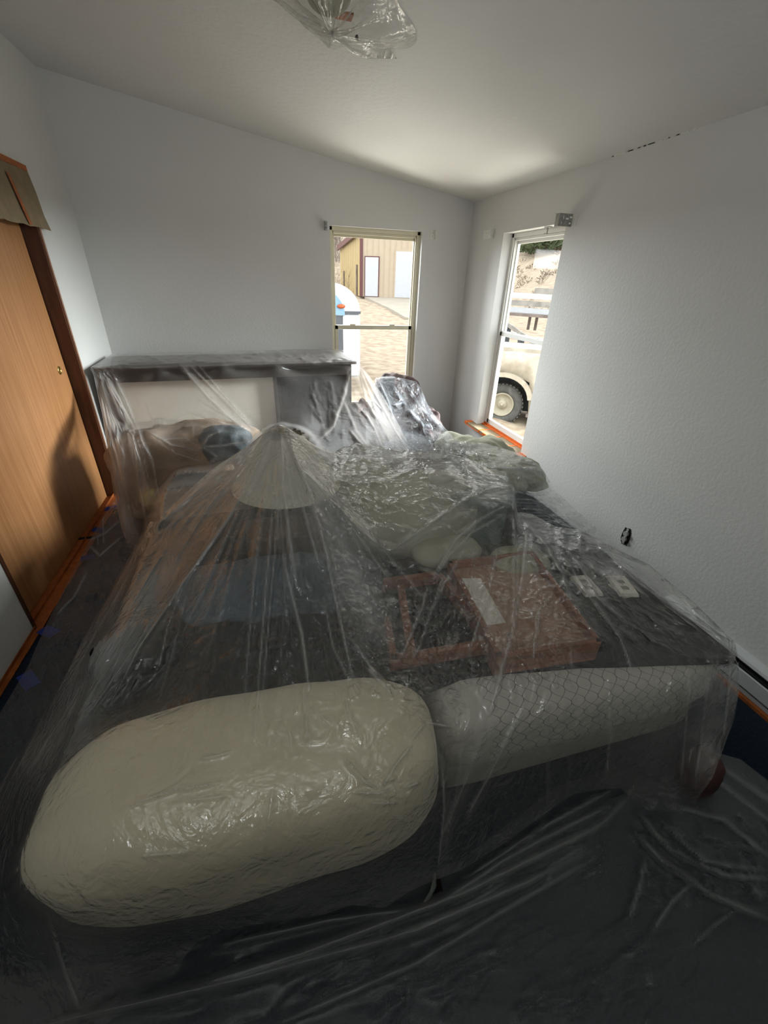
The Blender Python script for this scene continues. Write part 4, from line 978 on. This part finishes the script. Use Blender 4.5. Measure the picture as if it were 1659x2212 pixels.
ctrl = ctrl[:-1] + [
        Z(600, 1000, 1.04), Z(600, 1200, .90), Z(600, 1350, .80), Z(600, 1470, .75), Z(500, 1250, .85), Z(400, 1250, .72), Z(450, 1100, .84), Z(420, 1400, .72), Z(320, 1350, .60), Z(260, 1450, .52), Z(180, 1500, .42), Z(120, 1620, .40),
        Z(230, 1540, .60), Z(500, 1500, .73), Z(750, 1480, .74), Z(860, 1540, .72),
        Z(700, 1050, .97), Z(720, 1200, .86), Z(760, 1350, .78), Z(840, 1190, .77), Z(800, 1100, .86), Z(900, 1100, .84), Z(1000, 1100, .83), Z(1060, 1080, .83), Z(960, 1200, .76), Z(860, 1260, .72), Z(880, 1380, .69), Z(980, 1300, .70), Z(1060, 1200, .73),
        Z(1100, 1160, .71), Z(1150, 1200, .69), Z(1200, 1280, .69), Z(1080, 1400, .69), Z(1200, 1390, .685), Z(1300, 1380, .67), Z(1300, 1240, .655), Z(1345, 1262, .665), Z(1400, 1330, .62), Z(1500, 1390, .62), Z(950, 1460, .67), Z(1050, 1480, .66), Z(1200, 1470, .64), Z(1400, 1420, .62), Z(930, 1560, .64), Z(1010, 1580, .61), Z(1200, 1520, .60), Z(1400, 1450, .60), Z(1560, 1415, .605),
        Z(300, 1700, .66), Z(600, 1700, .66), Z(800, 1700, .62), Z(890, 1650, .60), Z(100, 1720, .50), Z(30, 1850, .25), Y(200, 1900, .57), Y(400, 1850, .53), Y(600, 1850, .51), Y(800, 1850, .50), Y(900, 1800, .51), Y(1000, 1750, .56), Y(1100, 1700, .59), Y(1250, 1620, .60), Y(1400, 1560, .60), Y(1500, 1500, .61), ('x'.__len__() and 1588, 1480, 'x', 1.60), (1580, 1560, 'x', 1.64),
        Y(400, 2000, .52), Y(700, 1970, .485), Y(880, 1925, .485), Y(935, 1900, .49), Y(1100, 1812, .52), Y(1200, 1740, .55), Y(1320, 1700, .56), Z(1370, 1725, .02), Z(1450, 1748, .02), Z(1540, 1675, .02), Z(1575, 1600, .02), Z(230, 2210, .02), Z(100, 2290, .01), Z(-30, 2290, .01), Z(-30, 2000, .06), Z(330, 2128, .02), Z(120, 2050, .16)]
folds = [
    ([(601, 918), (555, 1180), (528, 1500)], .010, 2.5), ([(603, 920), (582, 1180), (556, 1500)], .012, 3), ([(604, 920), (594, 1180), (566, 1520)], .010, 2.2), ([(607, 925), (620, 1180), (604, 1480)], .006, 2.0),
    ([(606, 925), (612, 1050), (628, 1180), (641, 1270)], .022, 6), ([(612, 930), (668, 1060), (702, 1180), (730, 1320), (766, 1480)], .020, 4.5), ([(625, 935), (655, 1040), (690, 1140), (725, 1260)], .022, 8),
    ([(640, 960), (700, 1060), (760, 1150), (800, 1240)], .012, 10), ([(612, 1205), (632, 1290), (652, 1370), (668, 1490)], .022, 5),
    ([(600, 920), (500, 1110), (398, 1254), (300, 1400), (250, 1500)], .022, 5), ([(600, 920), (460, 1080), (360, 1240)], .008, 4), ([(597, 922), (530, 1080), (450, 1240)], .008, 4),
    ([(590, 925), (470, 1020), (356, 1118)], .012, 5), ([(360, 1180), (270, 1330), (150, 1520), (50, 1680)], .016, 5), ([(345, 1230), (240, 1400), (120, 1580)], .014, 4), ([(330, 1300), (230, 1450), (110, 1620)], .012, 3.5), ([(380, 1260), (290, 1400), (180, 1560)], .012, 4),
    ([(300, 1200), (210, 1360), (110, 1540)], .010, 4), ([(318, 1150), (400, 1085), (470, 1030)], .008, 4),
    ([(398, 1260), (360, 1360), (345, 1440)], .010, 3), ([(410, 1260), (375, 1400), (340, 1520)], .008, 2.5),
    ([(622, 935), (700, 985), (728, 1000)], .012, 5), ([(640, 1000), (715, 1078), (775, 1140), (826, 1184), (842, 1191)], .028, 5), ([(842, 1191), (905, 1148), (985, 1092), (1050, 1058), (1108, 1048)], .022, 4),
    ([(700, 1030), (760, 1045), (830, 1040), (900, 1010), (960, 985)], .012, 5), ([(740, 1010), (770, 960)], .010, 4), ([(770, 958), (790, 1000), (795, 1030)], .008, 4), ([(768, 958), (742, 1000)], .008, 3), ([(700, 1025), (760, 1028), (850, 1012)], .010, 3),
    ([(1106, 1085), (1040, 1120), (985, 1165), (950, 1220), (925, 1265)], .020, 4.5), ([(1090, 1110), (1020, 1150), (970, 1200), (930, 1262)], .016, 4), ([(1110, 1050), (1106, 1115)], .010, 3), ([(1108, 1056), (1030, 1115), (1000, 1130)], .006, 3),
    ([(925, 1265), (905, 1330), (880, 1390), (862, 1430)], .016, 5), ([(960, 1235), (935, 1310), (905, 1400), (880, 1440)], .012, 4), ([(1010, 1180), (960, 1260), (925, 1340)], .010, 5),
    ([(1140, 1120), (1128, 1240), (1110, 1350), (1085, 1440), (1060, 1540)], .022, 7), ([(1075, 1180), (1055, 1280), (1035, 1340), (1010, 1420)], .014, 4), ([(1145, 1140), (1160, 1260), (1190, 1330)], .008, 4),
    ([(1118, 1112), (1180, 1180), (1215, 1240), (1230, 1300)], .016, 6), ([(1190, 1150), (1250, 1215), (1290, 1290), (1350, 1340)], .014, 5), ([(1165, 1150), (1230, 1220), (1280, 1300), (1330, 1370)], .010, 4), ([(1255, 1153), (1252, 1195)], .012, 4), ([(1255, 1195), (1305, 1188)], .010, 4), ([(1210, 1172), (1252, 1196)], .010, 4),
    ([(1300, 1185), (1380, 1260), (1480, 1330), (1570, 1385)], .014, 4), ([(1330, 1200), (1430, 1290), (1540, 1365)], .010, 4), ([(1350, 1225), (1440, 1310), (1520, 1370)], .008, 3), ([(1270, 1200), (1320, 1230), (1400, 1290)], .008, 3),
    ([(1280, 1290), (1340, 1380), (1365, 1440)], .010, 4), ([(1160, 1310), (1155, 1380), (1152, 1430)], .014, 4), ([(1230, 1330), (1235, 1450)], .008, 3),
    ([(1190, 1290), (1165, 1320), (1160, 1380)], .014, 4), ([(1225, 1260), (1250, 1340), (1300, 1370)], .008, 4),
    ([(1535, 1430), (1520, 1560), (1500, 1700)], .014, 7), ([(1492, 1440), (1482, 1560), (1470, 1700)], .010, 6), ([(1580, 1410), (1572, 1520), (1560, 1600)], .014, 6), ([(1320, 1470), (1316, 1600), (1310, 1690)], .008, 5), ([(1180, 1480), (1182, 1600), (1182, 1740)], .006, 4), ([(1130, 1530), (1070, 1650), (1000, 1780)], .010, 6), ([(1040, 1600), (1000, 1700), (950, 1820)], .010, 5), ([(955, 1640), (960, 1750), (945, 1890)], .012, 4), ([(1000, 1590), (985, 1720), (955, 1860)], .008, 4),
    ([(270, 1742), (380, 1705), (480, 1690)], .012, 4), ([(430, 1640), (500, 1625)], .008, 4), ([(400, 1730), (500, 1718)], .006, 4),
    ([(745, 1640), (790, 1690), (822, 1708)], .012, 4), ([(822, 1708), (850, 1660), (888, 1610)], .014, 4), ([(770, 1712), (822, 1714), (850, 1700)], .014, 3), ([(800, 1735), (860, 1735)], .012, 3), ([(830, 1710), (850, 1760), (880, 1780)], .008, 4), ([(880, 1700), (905, 1690)], .016, 4), ([(886, 1600), (920, 1560), (975, 1570)], .012, 4),
    ([(560, 1480), (548, 1600)], .008, 3), ([(655, 1480), (665, 1600)], .010, 5), ([(740, 1500), (770, 1590)], .008, 3), ([(300, 1850), (420, 1840)], .006, 6), ([(590, 1700), (570, 1850)], .005, 6), ([(100, 1960), (140, 2100), (180, 2200)], .012, 10),
    ([(700, 1300), (720, 1400), (760, 1480)], .010, 4), ([(790, 1440), (830, 1480), (850, 1510)], .018, 6), ([(760, 1380), (800, 1440), (860, 1500)], .014, 5),
]
milky = [([(600, 930), (560, 1010), (520, 1080)], 70, .40), ([(600, 930), (480, 1060), (380, 1180)], 30, .22), ([(390, 1180), (280, 1340), (150, 1530), (40, 1690)], 46, .42), ([(600, 930), (620, 1010), (650, 1100)], 50, .42),
         ([(300, 1380), (200, 1480), (90, 1640)], 30, .3), ([(690, 1120), (740, 1260), (800, 1420)], 30, .2), ([(850, 1080), (960, 1060)], 70, .22), ([(850, 1190), (980, 1100), (1100, 1060)], 22, .2), ([(640, 960), (700, 1090), (770, 1260), (840, 1400)], 46, .42), ([(640, 940), (740, 1010), (900, 1000), (1060, 1020)], 26, .24), ([(880, 1020), (1000, 1000), (1090, 1050)], 34, .15),
         ([(1135, 1150), (1115, 1300), (1060, 1520), (980, 1760)], 18, .16), ([(1150, 1120), (1230, 1180), (1330, 1260)], 24, .16), ([(1540, 1430), (1520, 1700)], 34, .26), ([(1420, 1480), (1400, 1740)], 60, .14), ([(100, 1800), (120, 2000), (260, 2120)], 90, .14), ([(560, 1950), (800, 1920), (940, 1880)], 30, .12)]
for k in range(34):
    a_ = math.radians(78 + 62 * (k / 33.) + rng.uniform(-2, 2)); r0 = rng.uniform(20, 160); r1 = r0 + rng.uniform(120, 420)
    folds.append(([(602 + r0 * cos(a_), 918 + r0 * sin(a_)), (602 + (r0 + r1) / 2 * cos(a_ + .012), 918 + (r0 + r1) / 2 * sin(a_ + .012)), (602 + r1 * cos(a_), 918 + r1 * sin(a_))], rng.uniform(.004, .010), rng.uniform(1.8, 3)))
for k in range(14):
    a_ = math.radians(48 + 28 * (k / 13.) + rng.uniform(-1, 1)); r0 = rng.uniform(40, 260); r1 = r0 + rng.uniform(100, 320)
    folds.append(([(605 + r0 * cos(a_), 918 + r0 * sin(a_)), (605 + r1 * cos(a_), 918 + r1 * sin(a_))], rng.uniform(.006, .016), rng.uniform(3, 7)))
crink = [  # cx, cy, rx, ry, count, height, width, angle, spread, length
    (760, 1190, 70, 170, 320, .0065, 2.6, 55, 50, 22), (720, 1080, 50, 90, 60, .004, 2.5, 60, 40, 22), (800, 1420, 60, 80, 110, .012, 3.5, 50, 60, 30),
    (860, 1330, 80, 110, 150, .013, 3.2, 45, 70, 34), (985, 1330, 70, 90, 110, .014, 3.5, 120, 50, 40), (1160, 1330, 100, 70, 130, .013, 3.2, 60, 80, 32), (1290, 1330, 60, 40, 24, .004, 3, 50, 40, 32),
    (900, 1050, 130, 70, 120, .006, 4, -15, 40, 45), (860, 1110, 80, 40, 40, .006, 4, 10, 30, 60), (1030, 1010, 60, 30, 40, .006, 3.5, 25, 40, 40), (1230, 1200, 80, 40, 70, .011, 3, 35, 30, 40), (1440, 1330, 110, 60, 80, .006, 3, 38, 15, 60),
    (930, 1500, 60, 60, 80, .014, 3.5, 60, 60, 34), (1100, 1440, 130, 40, 80, .011, 3.2, 70, 40, 34), (1000, 1250, 60, 60, 40, .006, 3, 120, 30, 40),
    (250, 1420, 110, 110, 60, .008, 3.5, 122, 8, 90), (560, 1330, 90, 150, 46, .004, 2, 97, 4, 150), (660, 1300, 60, 160, 60, .006, 3, 80, 8, 90),
    (500, 1680, 300, 120, 16, .0015, 10, -12, 40, 110), (835, 1705, 50, 40, 40, .006, 3, 20, 80, 30), (1250, 1580, 280, 110, 50, .004, 6, 100, 20, 110), (1500, 1550, 60, 120, 26, .005, 5, 95, 8, 120), (500, 1920, 360, 60, 30, .002, 9, -15, 20, 110),
    (650, 1560, 120, 60, 26, .005, 3, 80, 20, 50), (760, 990, 90, 25, 60, .005, 3, 30, 50, 34), (1400, 1720, 60, 30, 30, .01, 4, 80, 60, 40)]
o = sheet('plastic_sheet', film_m, -30, 1596, 460, 360, top, bot, ctrl, folds, crink, drape=1, tension=30, skirt=6, seed=3, milky=milky)
tag(o, 'large clear plastic sheet draped over the bed, drawn up to a tall peak', 'plastic sheet')

# --- film over the long console table
top = [(196, 792), (200, 790), (240, 765), (300, 762), (500, 758), (715, 753), (742, 756), (768, 768), (776, 785), (800, 815), (830, 860), (860, 915), (885, 965), (900, 985)]
bot = [(196, 800), (201, 806), (222, 900), (243, 1050), (262, 1140), (276, 1180), (300, 1200), (340, 1190), (420, 1120), (520, 1040), (600, 990), (700, 1000), (800, 1000), (900, 1000)]
ctrl = [Z(200, 796, 1.052), Z(240, 765, 1.052), Z(480, 788, 1.052), Z(480, 758, 1.055), Z(770, 781, 1.052), Z(715, 753, 1.055), Z(600, 756, 1.055), Z(600, 784, 1.052), Z(340, 792, 1.052), Z(340, 762, 1.055),
        Y(210, 830, 3.72), Y(222, 900, 3.55), Y(243, 1050, 3.2), Z(262, 1140, .12), Z(276, 1180, .03), Z(300, 1198, .03), Y(260, 850, 3.68), Y(280, 950, 3.5), Y(300, 1050, 3.1), Y(350, 830, 3.72), Y(480, 830, 3.70), Y(600, 830, 3.72), Y(700, 820, 3.80), Y(765, 830, 3.82),
        Y(350, 950, 3.35), Y(360, 1080, 2.95), Y(400, 1110, 2.8), Y(480, 940, 3.0), Y(520, 1010, 2.8), Y(600, 930, 3.1), Y(600, 980, 2.7), Y(700, 920, 3.25), Y(700, 990, 2.6), Y(780, 900, 3.4), Y(800, 970, 2.8), Y(840, 900, 3.5), Y(885, 965, 2.95), Y(800, 820, 3.8), Y(770, 770, 4.0)]
folds = [([(200, 797), (480, 789), (770, 781)], .006, 2.0), ([(212, 800), (262, 980), (275, 1170)], .02, 5), ([(222, 800), (290, 960), (330, 1090)], .02, 4), ([(215, 800), (285, 920), (300, 1040), (320, 1150)], .018, 5), ([(240, 800), (300, 930), (325, 1060)], .014, 3),
         ([(300, 940), (330, 1000), (345, 1080)], .02, 3), ([(240, 930), (270, 1050), (290, 1150)], .016, 5), ([(225, 900), (252, 1040), (270, 1150)], .012, 4), ([(228, 815), (262, 870), (318, 995)], .012, 2.5),
         ([(390, 790), (450, 860), (505, 910), (548, 940)], .014, 5), ([(410, 790), (470, 850), (520, 900), (556, 935)], .012, 2.5), ([(430, 792), (490, 860), (545, 918)], .010, 2.2), ([(430, 865), (490, 900), (550, 938)], .012, 3), ([(410, 892), (470, 912), (530, 925)], .014, 3), ([(315, 930), (370, 962), (430, 975), (440, 962)], .014, 3.5), ([(340, 950), (400, 948), (438, 966)], .012, 3), ([(330, 940), (380, 980), (445, 1000)], .012, 4), ([(438, 964), (455, 940), (480, 930)], .012, 3), ([(438, 964), (470, 985)], .01, 3), ([(438, 965), (520, 958), (560, 945)], .012, 3),
         ([(315, 870), (322, 895), (340, 925)], .008, 3), ([(415, 910), (418, 955)], .006, 3), ([(370, 965), (378, 1010)], .006, 3), ([(760, 785), (745, 850), (720, 920), (690, 950)], .014, 5), ([(768, 785), (790, 860), (830, 930), (850, 970)], .018, 6), ([(778, 790), (815, 860), (860, 940), (880, 970)], .016, 5), ([(772, 785), (810, 880), (845, 960)], .012, 4), ([(790, 890), (812, 930), (826, 968)], .02, 3), ([(740, 860), (770, 930), (800, 970)], .010, 5), ([(755, 930), (790, 970)], .014, 5),
         ([(560, 1090), (590, 1000)], .005, 3)]
crink = [(480, 770, 270, 10, 150, .010, 2.2, 4, 25, 40), (650, 768, 110, 9, 80, .012, 2.0, 0, 50, 24), (720, 900, 50, 60, 50, .006, 2.5, 78, 12, 50), (270, 1000, 40, 150, 40, .008, 3, 78, 10, 80), (820, 900, 50, 60, 40, .008, 3, 62, 10, 60), (480, 920, 100, 40, 14, .006, 3, 30, 40, 40), (380, 1090, 70, 40, 40, .008, 3, 110, 40, 34)]
o = sheet('plastic_sheet', film2_m, 196, 900, 230, 190, top, bot, ctrl, folds, crink, drape=1, tension=10, seed=5, k_pow=1.2, milky=[([(213, 820), (250, 1000), (277, 1175)], 26, .45), ([(235, 805), (285, 930), (318, 1090)], 16, .35), ([(772, 790), (818, 880), (862, 972)], 26, .30), ([(400, 795), (470, 860), (550, 938)], 9, .25), ([(330, 940), (400, 965), (440, 970)], 12, .2), ([(330, 1120), (420, 1080), (480, 1010)], 24, .2), ([(480, 772), (770, 770)], 20, .1)])
tag(o, 'clear plastic sheet over the dark console table, falling in front of it', 'plastic sheet')

# --- crinkled film over the armchair in the corner
top = [(790, 905), (812, 816), (835, 811), (870, 817), (900, 824), (912, 842), (922, 870), (940, 900), (962, 925), (985, 950), (1010, 962)]
bot = [(790, 985), (900, 990), (1010, 990)]
ctrl = [Y(815, 815, 4.05), Y(870, 817, 4.08), Y(900, 824, 4.1), Y(922, 872, 3.95), Y(962, 926, 3.6), Y(985, 950, 3.4), Z(1008, 962, .62), Z(1008, 988, .62), Z(900, 985, .64), Z(800, 985, .64), Y(840, 870, 3.8), Y(860, 920, 3.4), Y(900, 940, 3.3), Y(880, 870, 3.9), Y(795, 950, 3.1)]
folds = [([(845, 875), (870, 870), (900, 900), (925, 930)], .02, 4), ([(850, 840), (890, 890), (940, 930)], .02, 4), ([(870, 820), (910, 880), (960, 930)], .016, 4), ([(900, 830), (918, 880)], .016, 4), ([(815, 815), (840, 870), (860, 940)], .014, 3)]
crink = [(880, 920, 60, 45, 170, .016, 3, 60, 80, 24), (890, 860, 40, 40, 70, .012, 3.5, 60, 50, 30), (970, 960, 40, 18, 40, .012, 3, 20, 30, 26)]
o = sheet('plastic_sheet', film3_m, 790, 1010, 110, 100, top, bot, ctrl, folds, crink, drape=1, tension=5, seed=6)
tag(o, 'crinkled shiny bluish plastic sheet over the armchair in the far corner', 'plastic sheet')

# --- film along the right side of the bed, under the main sheet
top = [(930, 958), (960, 955), (1000, 953), (1050, 958), (1120, 978), (1168, 1006), (1186, 1036), (1194, 1056), (1222, 1080), (1250, 1106), (1300, 1150), (1345, 1188)]
bot = [(930, 1060), (1112, 1180), (1345, 1260)]
ctrl = [Z(935, 958, .70), Z(1000, 955, .70), Z(1060, 968, .69), Z(1130, 990, .68), Z(1184, 1042, .67), Z(1218, 1090, .65), Z(1300, 1163, .64), Z(1340, 1196, .63), Z(1000, 1050, .62), Z(1112, 1120, .61), Z(1200, 1180, .60), Z(1340, 1255, .60), Z(1150, 1060, .66)]
folds = [([(1030, 1008), (1100, 1012), (1170, 1012)], .025, 4), ([(1110, 1060), (1150, 1070), (1190, 1065)], .016, 4)]
for k in range(16): folds.append(([(1105 + 9 * k * .6, 1078 + 7 * k), (1150 + 8 * k * .8, 1080 + 7 * k), (1200 + 8 * k, 1100 + 6.5 * k)], .014, 3))
crink = [(1180, 1120, 90, 60, 200, .016, 3, 8, 30, 45), (1060, 985, 110, 22, 100, .012, 3, 12, 25, 50), (1150, 1050, 40, 30, 50, .012, 3.5, 20, 40, 36)]
o = sheet('plastic_sheet', film3_m, 930, 1345, 170, 110, top, bot, ctrl, folds, crink, drape=1, tension=4, seed=8)
tag(o, 'dark looking crinkled plastic sheet between the green bin and the right wall', 'plastic sheet')

# --- floor film in front of the bed
top = [(-80, 2120), (230, 2080), (350, 2050), (600, 1975), (850, 1925), (1000, 1855), (1200, 1700), (1330, 1655), (1420, 1690), (1545, 1625), (1600, 1640), (1740, 1750)]
bot = [(-80, 2300), (1740, 2300)]
ctrl = [Z(x, y, .012) for x in (-80, 300, 700, 1100, 1400, 1740) for y in (2050, 2290)] + [Z(1200, 1720, .02), Z(1600, 1650, .02), Z(1000, 1860, .015), Z(1740, 1760, .02), Z(1450, 1770, .07), Z(1500, 1830, .06), Z(1580, 1900, .05), Z(1659, 1985, .03), Z(1400, 1820, .03), Z(1600, 1750, .06)]
folds = [([(350, 2150), (650, 2060), (1000, 1930), (1300, 1780), (1370, 1700)], .035, 12), ([(100, 2212), (500, 2120), (900, 2010), (1150, 1900), (1290, 1830)], .035, 10), ([(480, 2040), (700, 1990), (900, 1960)], .02, 7), ([(600, 2212), (900, 2080), (1100, 1960), (1290, 1850)], .012, 8),
         ([(760, 2060), (880, 2010), (1000, 1960), (1100, 1900)], .015, 5), ([(930, 1960), (1100, 1850), (1330, 1730)], .022, 7), ([(1000, 1900), (1150, 1800), (1330, 1700)], .016, 5), ([(1180, 1920), (1190, 1870), (1260, 1830)], .012, 5),
         ([(1360, 1985), (1380, 1920), (1396, 1850)], .014, 6), ([(1410, 2010), (1450, 1950), (1500, 1900)], .014, 6), ([(1500, 2040), (1540, 2000), (1600, 1960)], .008, 6), ([(1370, 1800), (1430, 1860), (1530, 1930), (1655, 1985)], .03, 7), ([(1380, 1760), (1450, 1840), (1560, 1890), (1659, 1900)], .03, 6), ([(1420, 1770), (1520, 1860), (1650, 1880)], .025, 5), ([(1450, 1740), (1560, 1770), (1659, 1850)], .02, 6), ([(1560, 1660), (1620, 1700), (1720, 1770)], .012, 7), ([(1550, 1690), (1620, 1740), (1720, 1820)], .012, 5)]
crink = [(1520, 1860, 130, 90, 110, .014, 4, 40, 40, 50), (800, 2080, 700, 100, 70, .006, 7, -25, 15, 150), (1150, 1820, 150, 80, 50, .010, 5, -35, 15, 80), (1100, 2100, 400, 90, 40, .006, 6, -50, 20, 90)]
o = sheet('floor_plastic', filmf_m, -80, 1740, 300, 130, top, bot, ctrl, folds, crink, seed=9)
tag(o, 'thin plastic floor covering with long creases in front of the bed', 'plastic sheet')

# --- crinkled film on the floor by the closet, with bits of blue tape under it
top = [(-60, 1640), (0, 1540), (60, 1440), (100, 1348), (180, 1192), (232, 1100), (252, 1076), (268, 1100), (300, 1150)]
bot = [(-60, 1900), (0, 1780), (100, 1590), (200, 1390), (300, 1230)]
ctrl = [Z(x, y, .014) for x, y in ((-60, 1650), (-60, 1880), (60, 1450), (100, 1580), (180, 1200), (200, 1380), (250, 1080), (300, 1220))] + [Z(240, 1180, .05), Z(230, 1130, .03), Z(210, 1230, .04), Z(150, 1320, .035)]
folds = [([(185, 1170), (230, 1150), (262, 1120)], .02, 4), ([(190, 1176), (215, 1200), (262, 1160)], .02, 4), ([(222, 1110), (224, 1180)], .012, 3), ([(210, 1150), (212, 1180)], .014, 2.5), ([(120, 1330), (160, 1290), (190, 1230)], .018, 5)]
crink = [(225, 1240, 45, 60, 110, .009, 3.4, 60, 90, 26), (170, 1320, 60, 80, 100, .008, 4, 60, 90, 28), (215, 1140, 45, 50, 50, .008, 3, 80, 40, 30), (60, 1520, 80, 100, 60, .006, 4, 80, 25, 50)]
o = sheet('floor_plastic', film3_m, -60, 300, 150, 110, top, bot, ctrl, folds, crink, seed=10)
tag(o, 'crinkled plastic floor covering taped along the closet threshold', 'plastic sheet')
for i, (px, py, sx, sy, rz) in enumerate([(241, 1098, .05, .035, .3), (214, 1146, .06, .03, -.5), (62, 1470, .06, .03, -.9), (190, 1205, .04, .03, .2), (105, 1365, .05, .03, -.6)]):
    q = at(px, py, 'z', .006); b = BM(); b.box((-sx, -sy, 0), (sx, sy, .004)); o = b.out('blue_tape', blue_tape_m); o.location = q; o.rotation_euler.z = rz
    tag(o, ['piece of blue tape nearest the far closet jamb', 'piece of blue tape at the torn corner of the floor plastic', 'piece of blue tape by the lower left wall', 'piece of blue tape under the bunched floor plastic', 'piece of blue tape at the near end of the closet track'][i], 'tape', 'blue tape pieces on the floor')
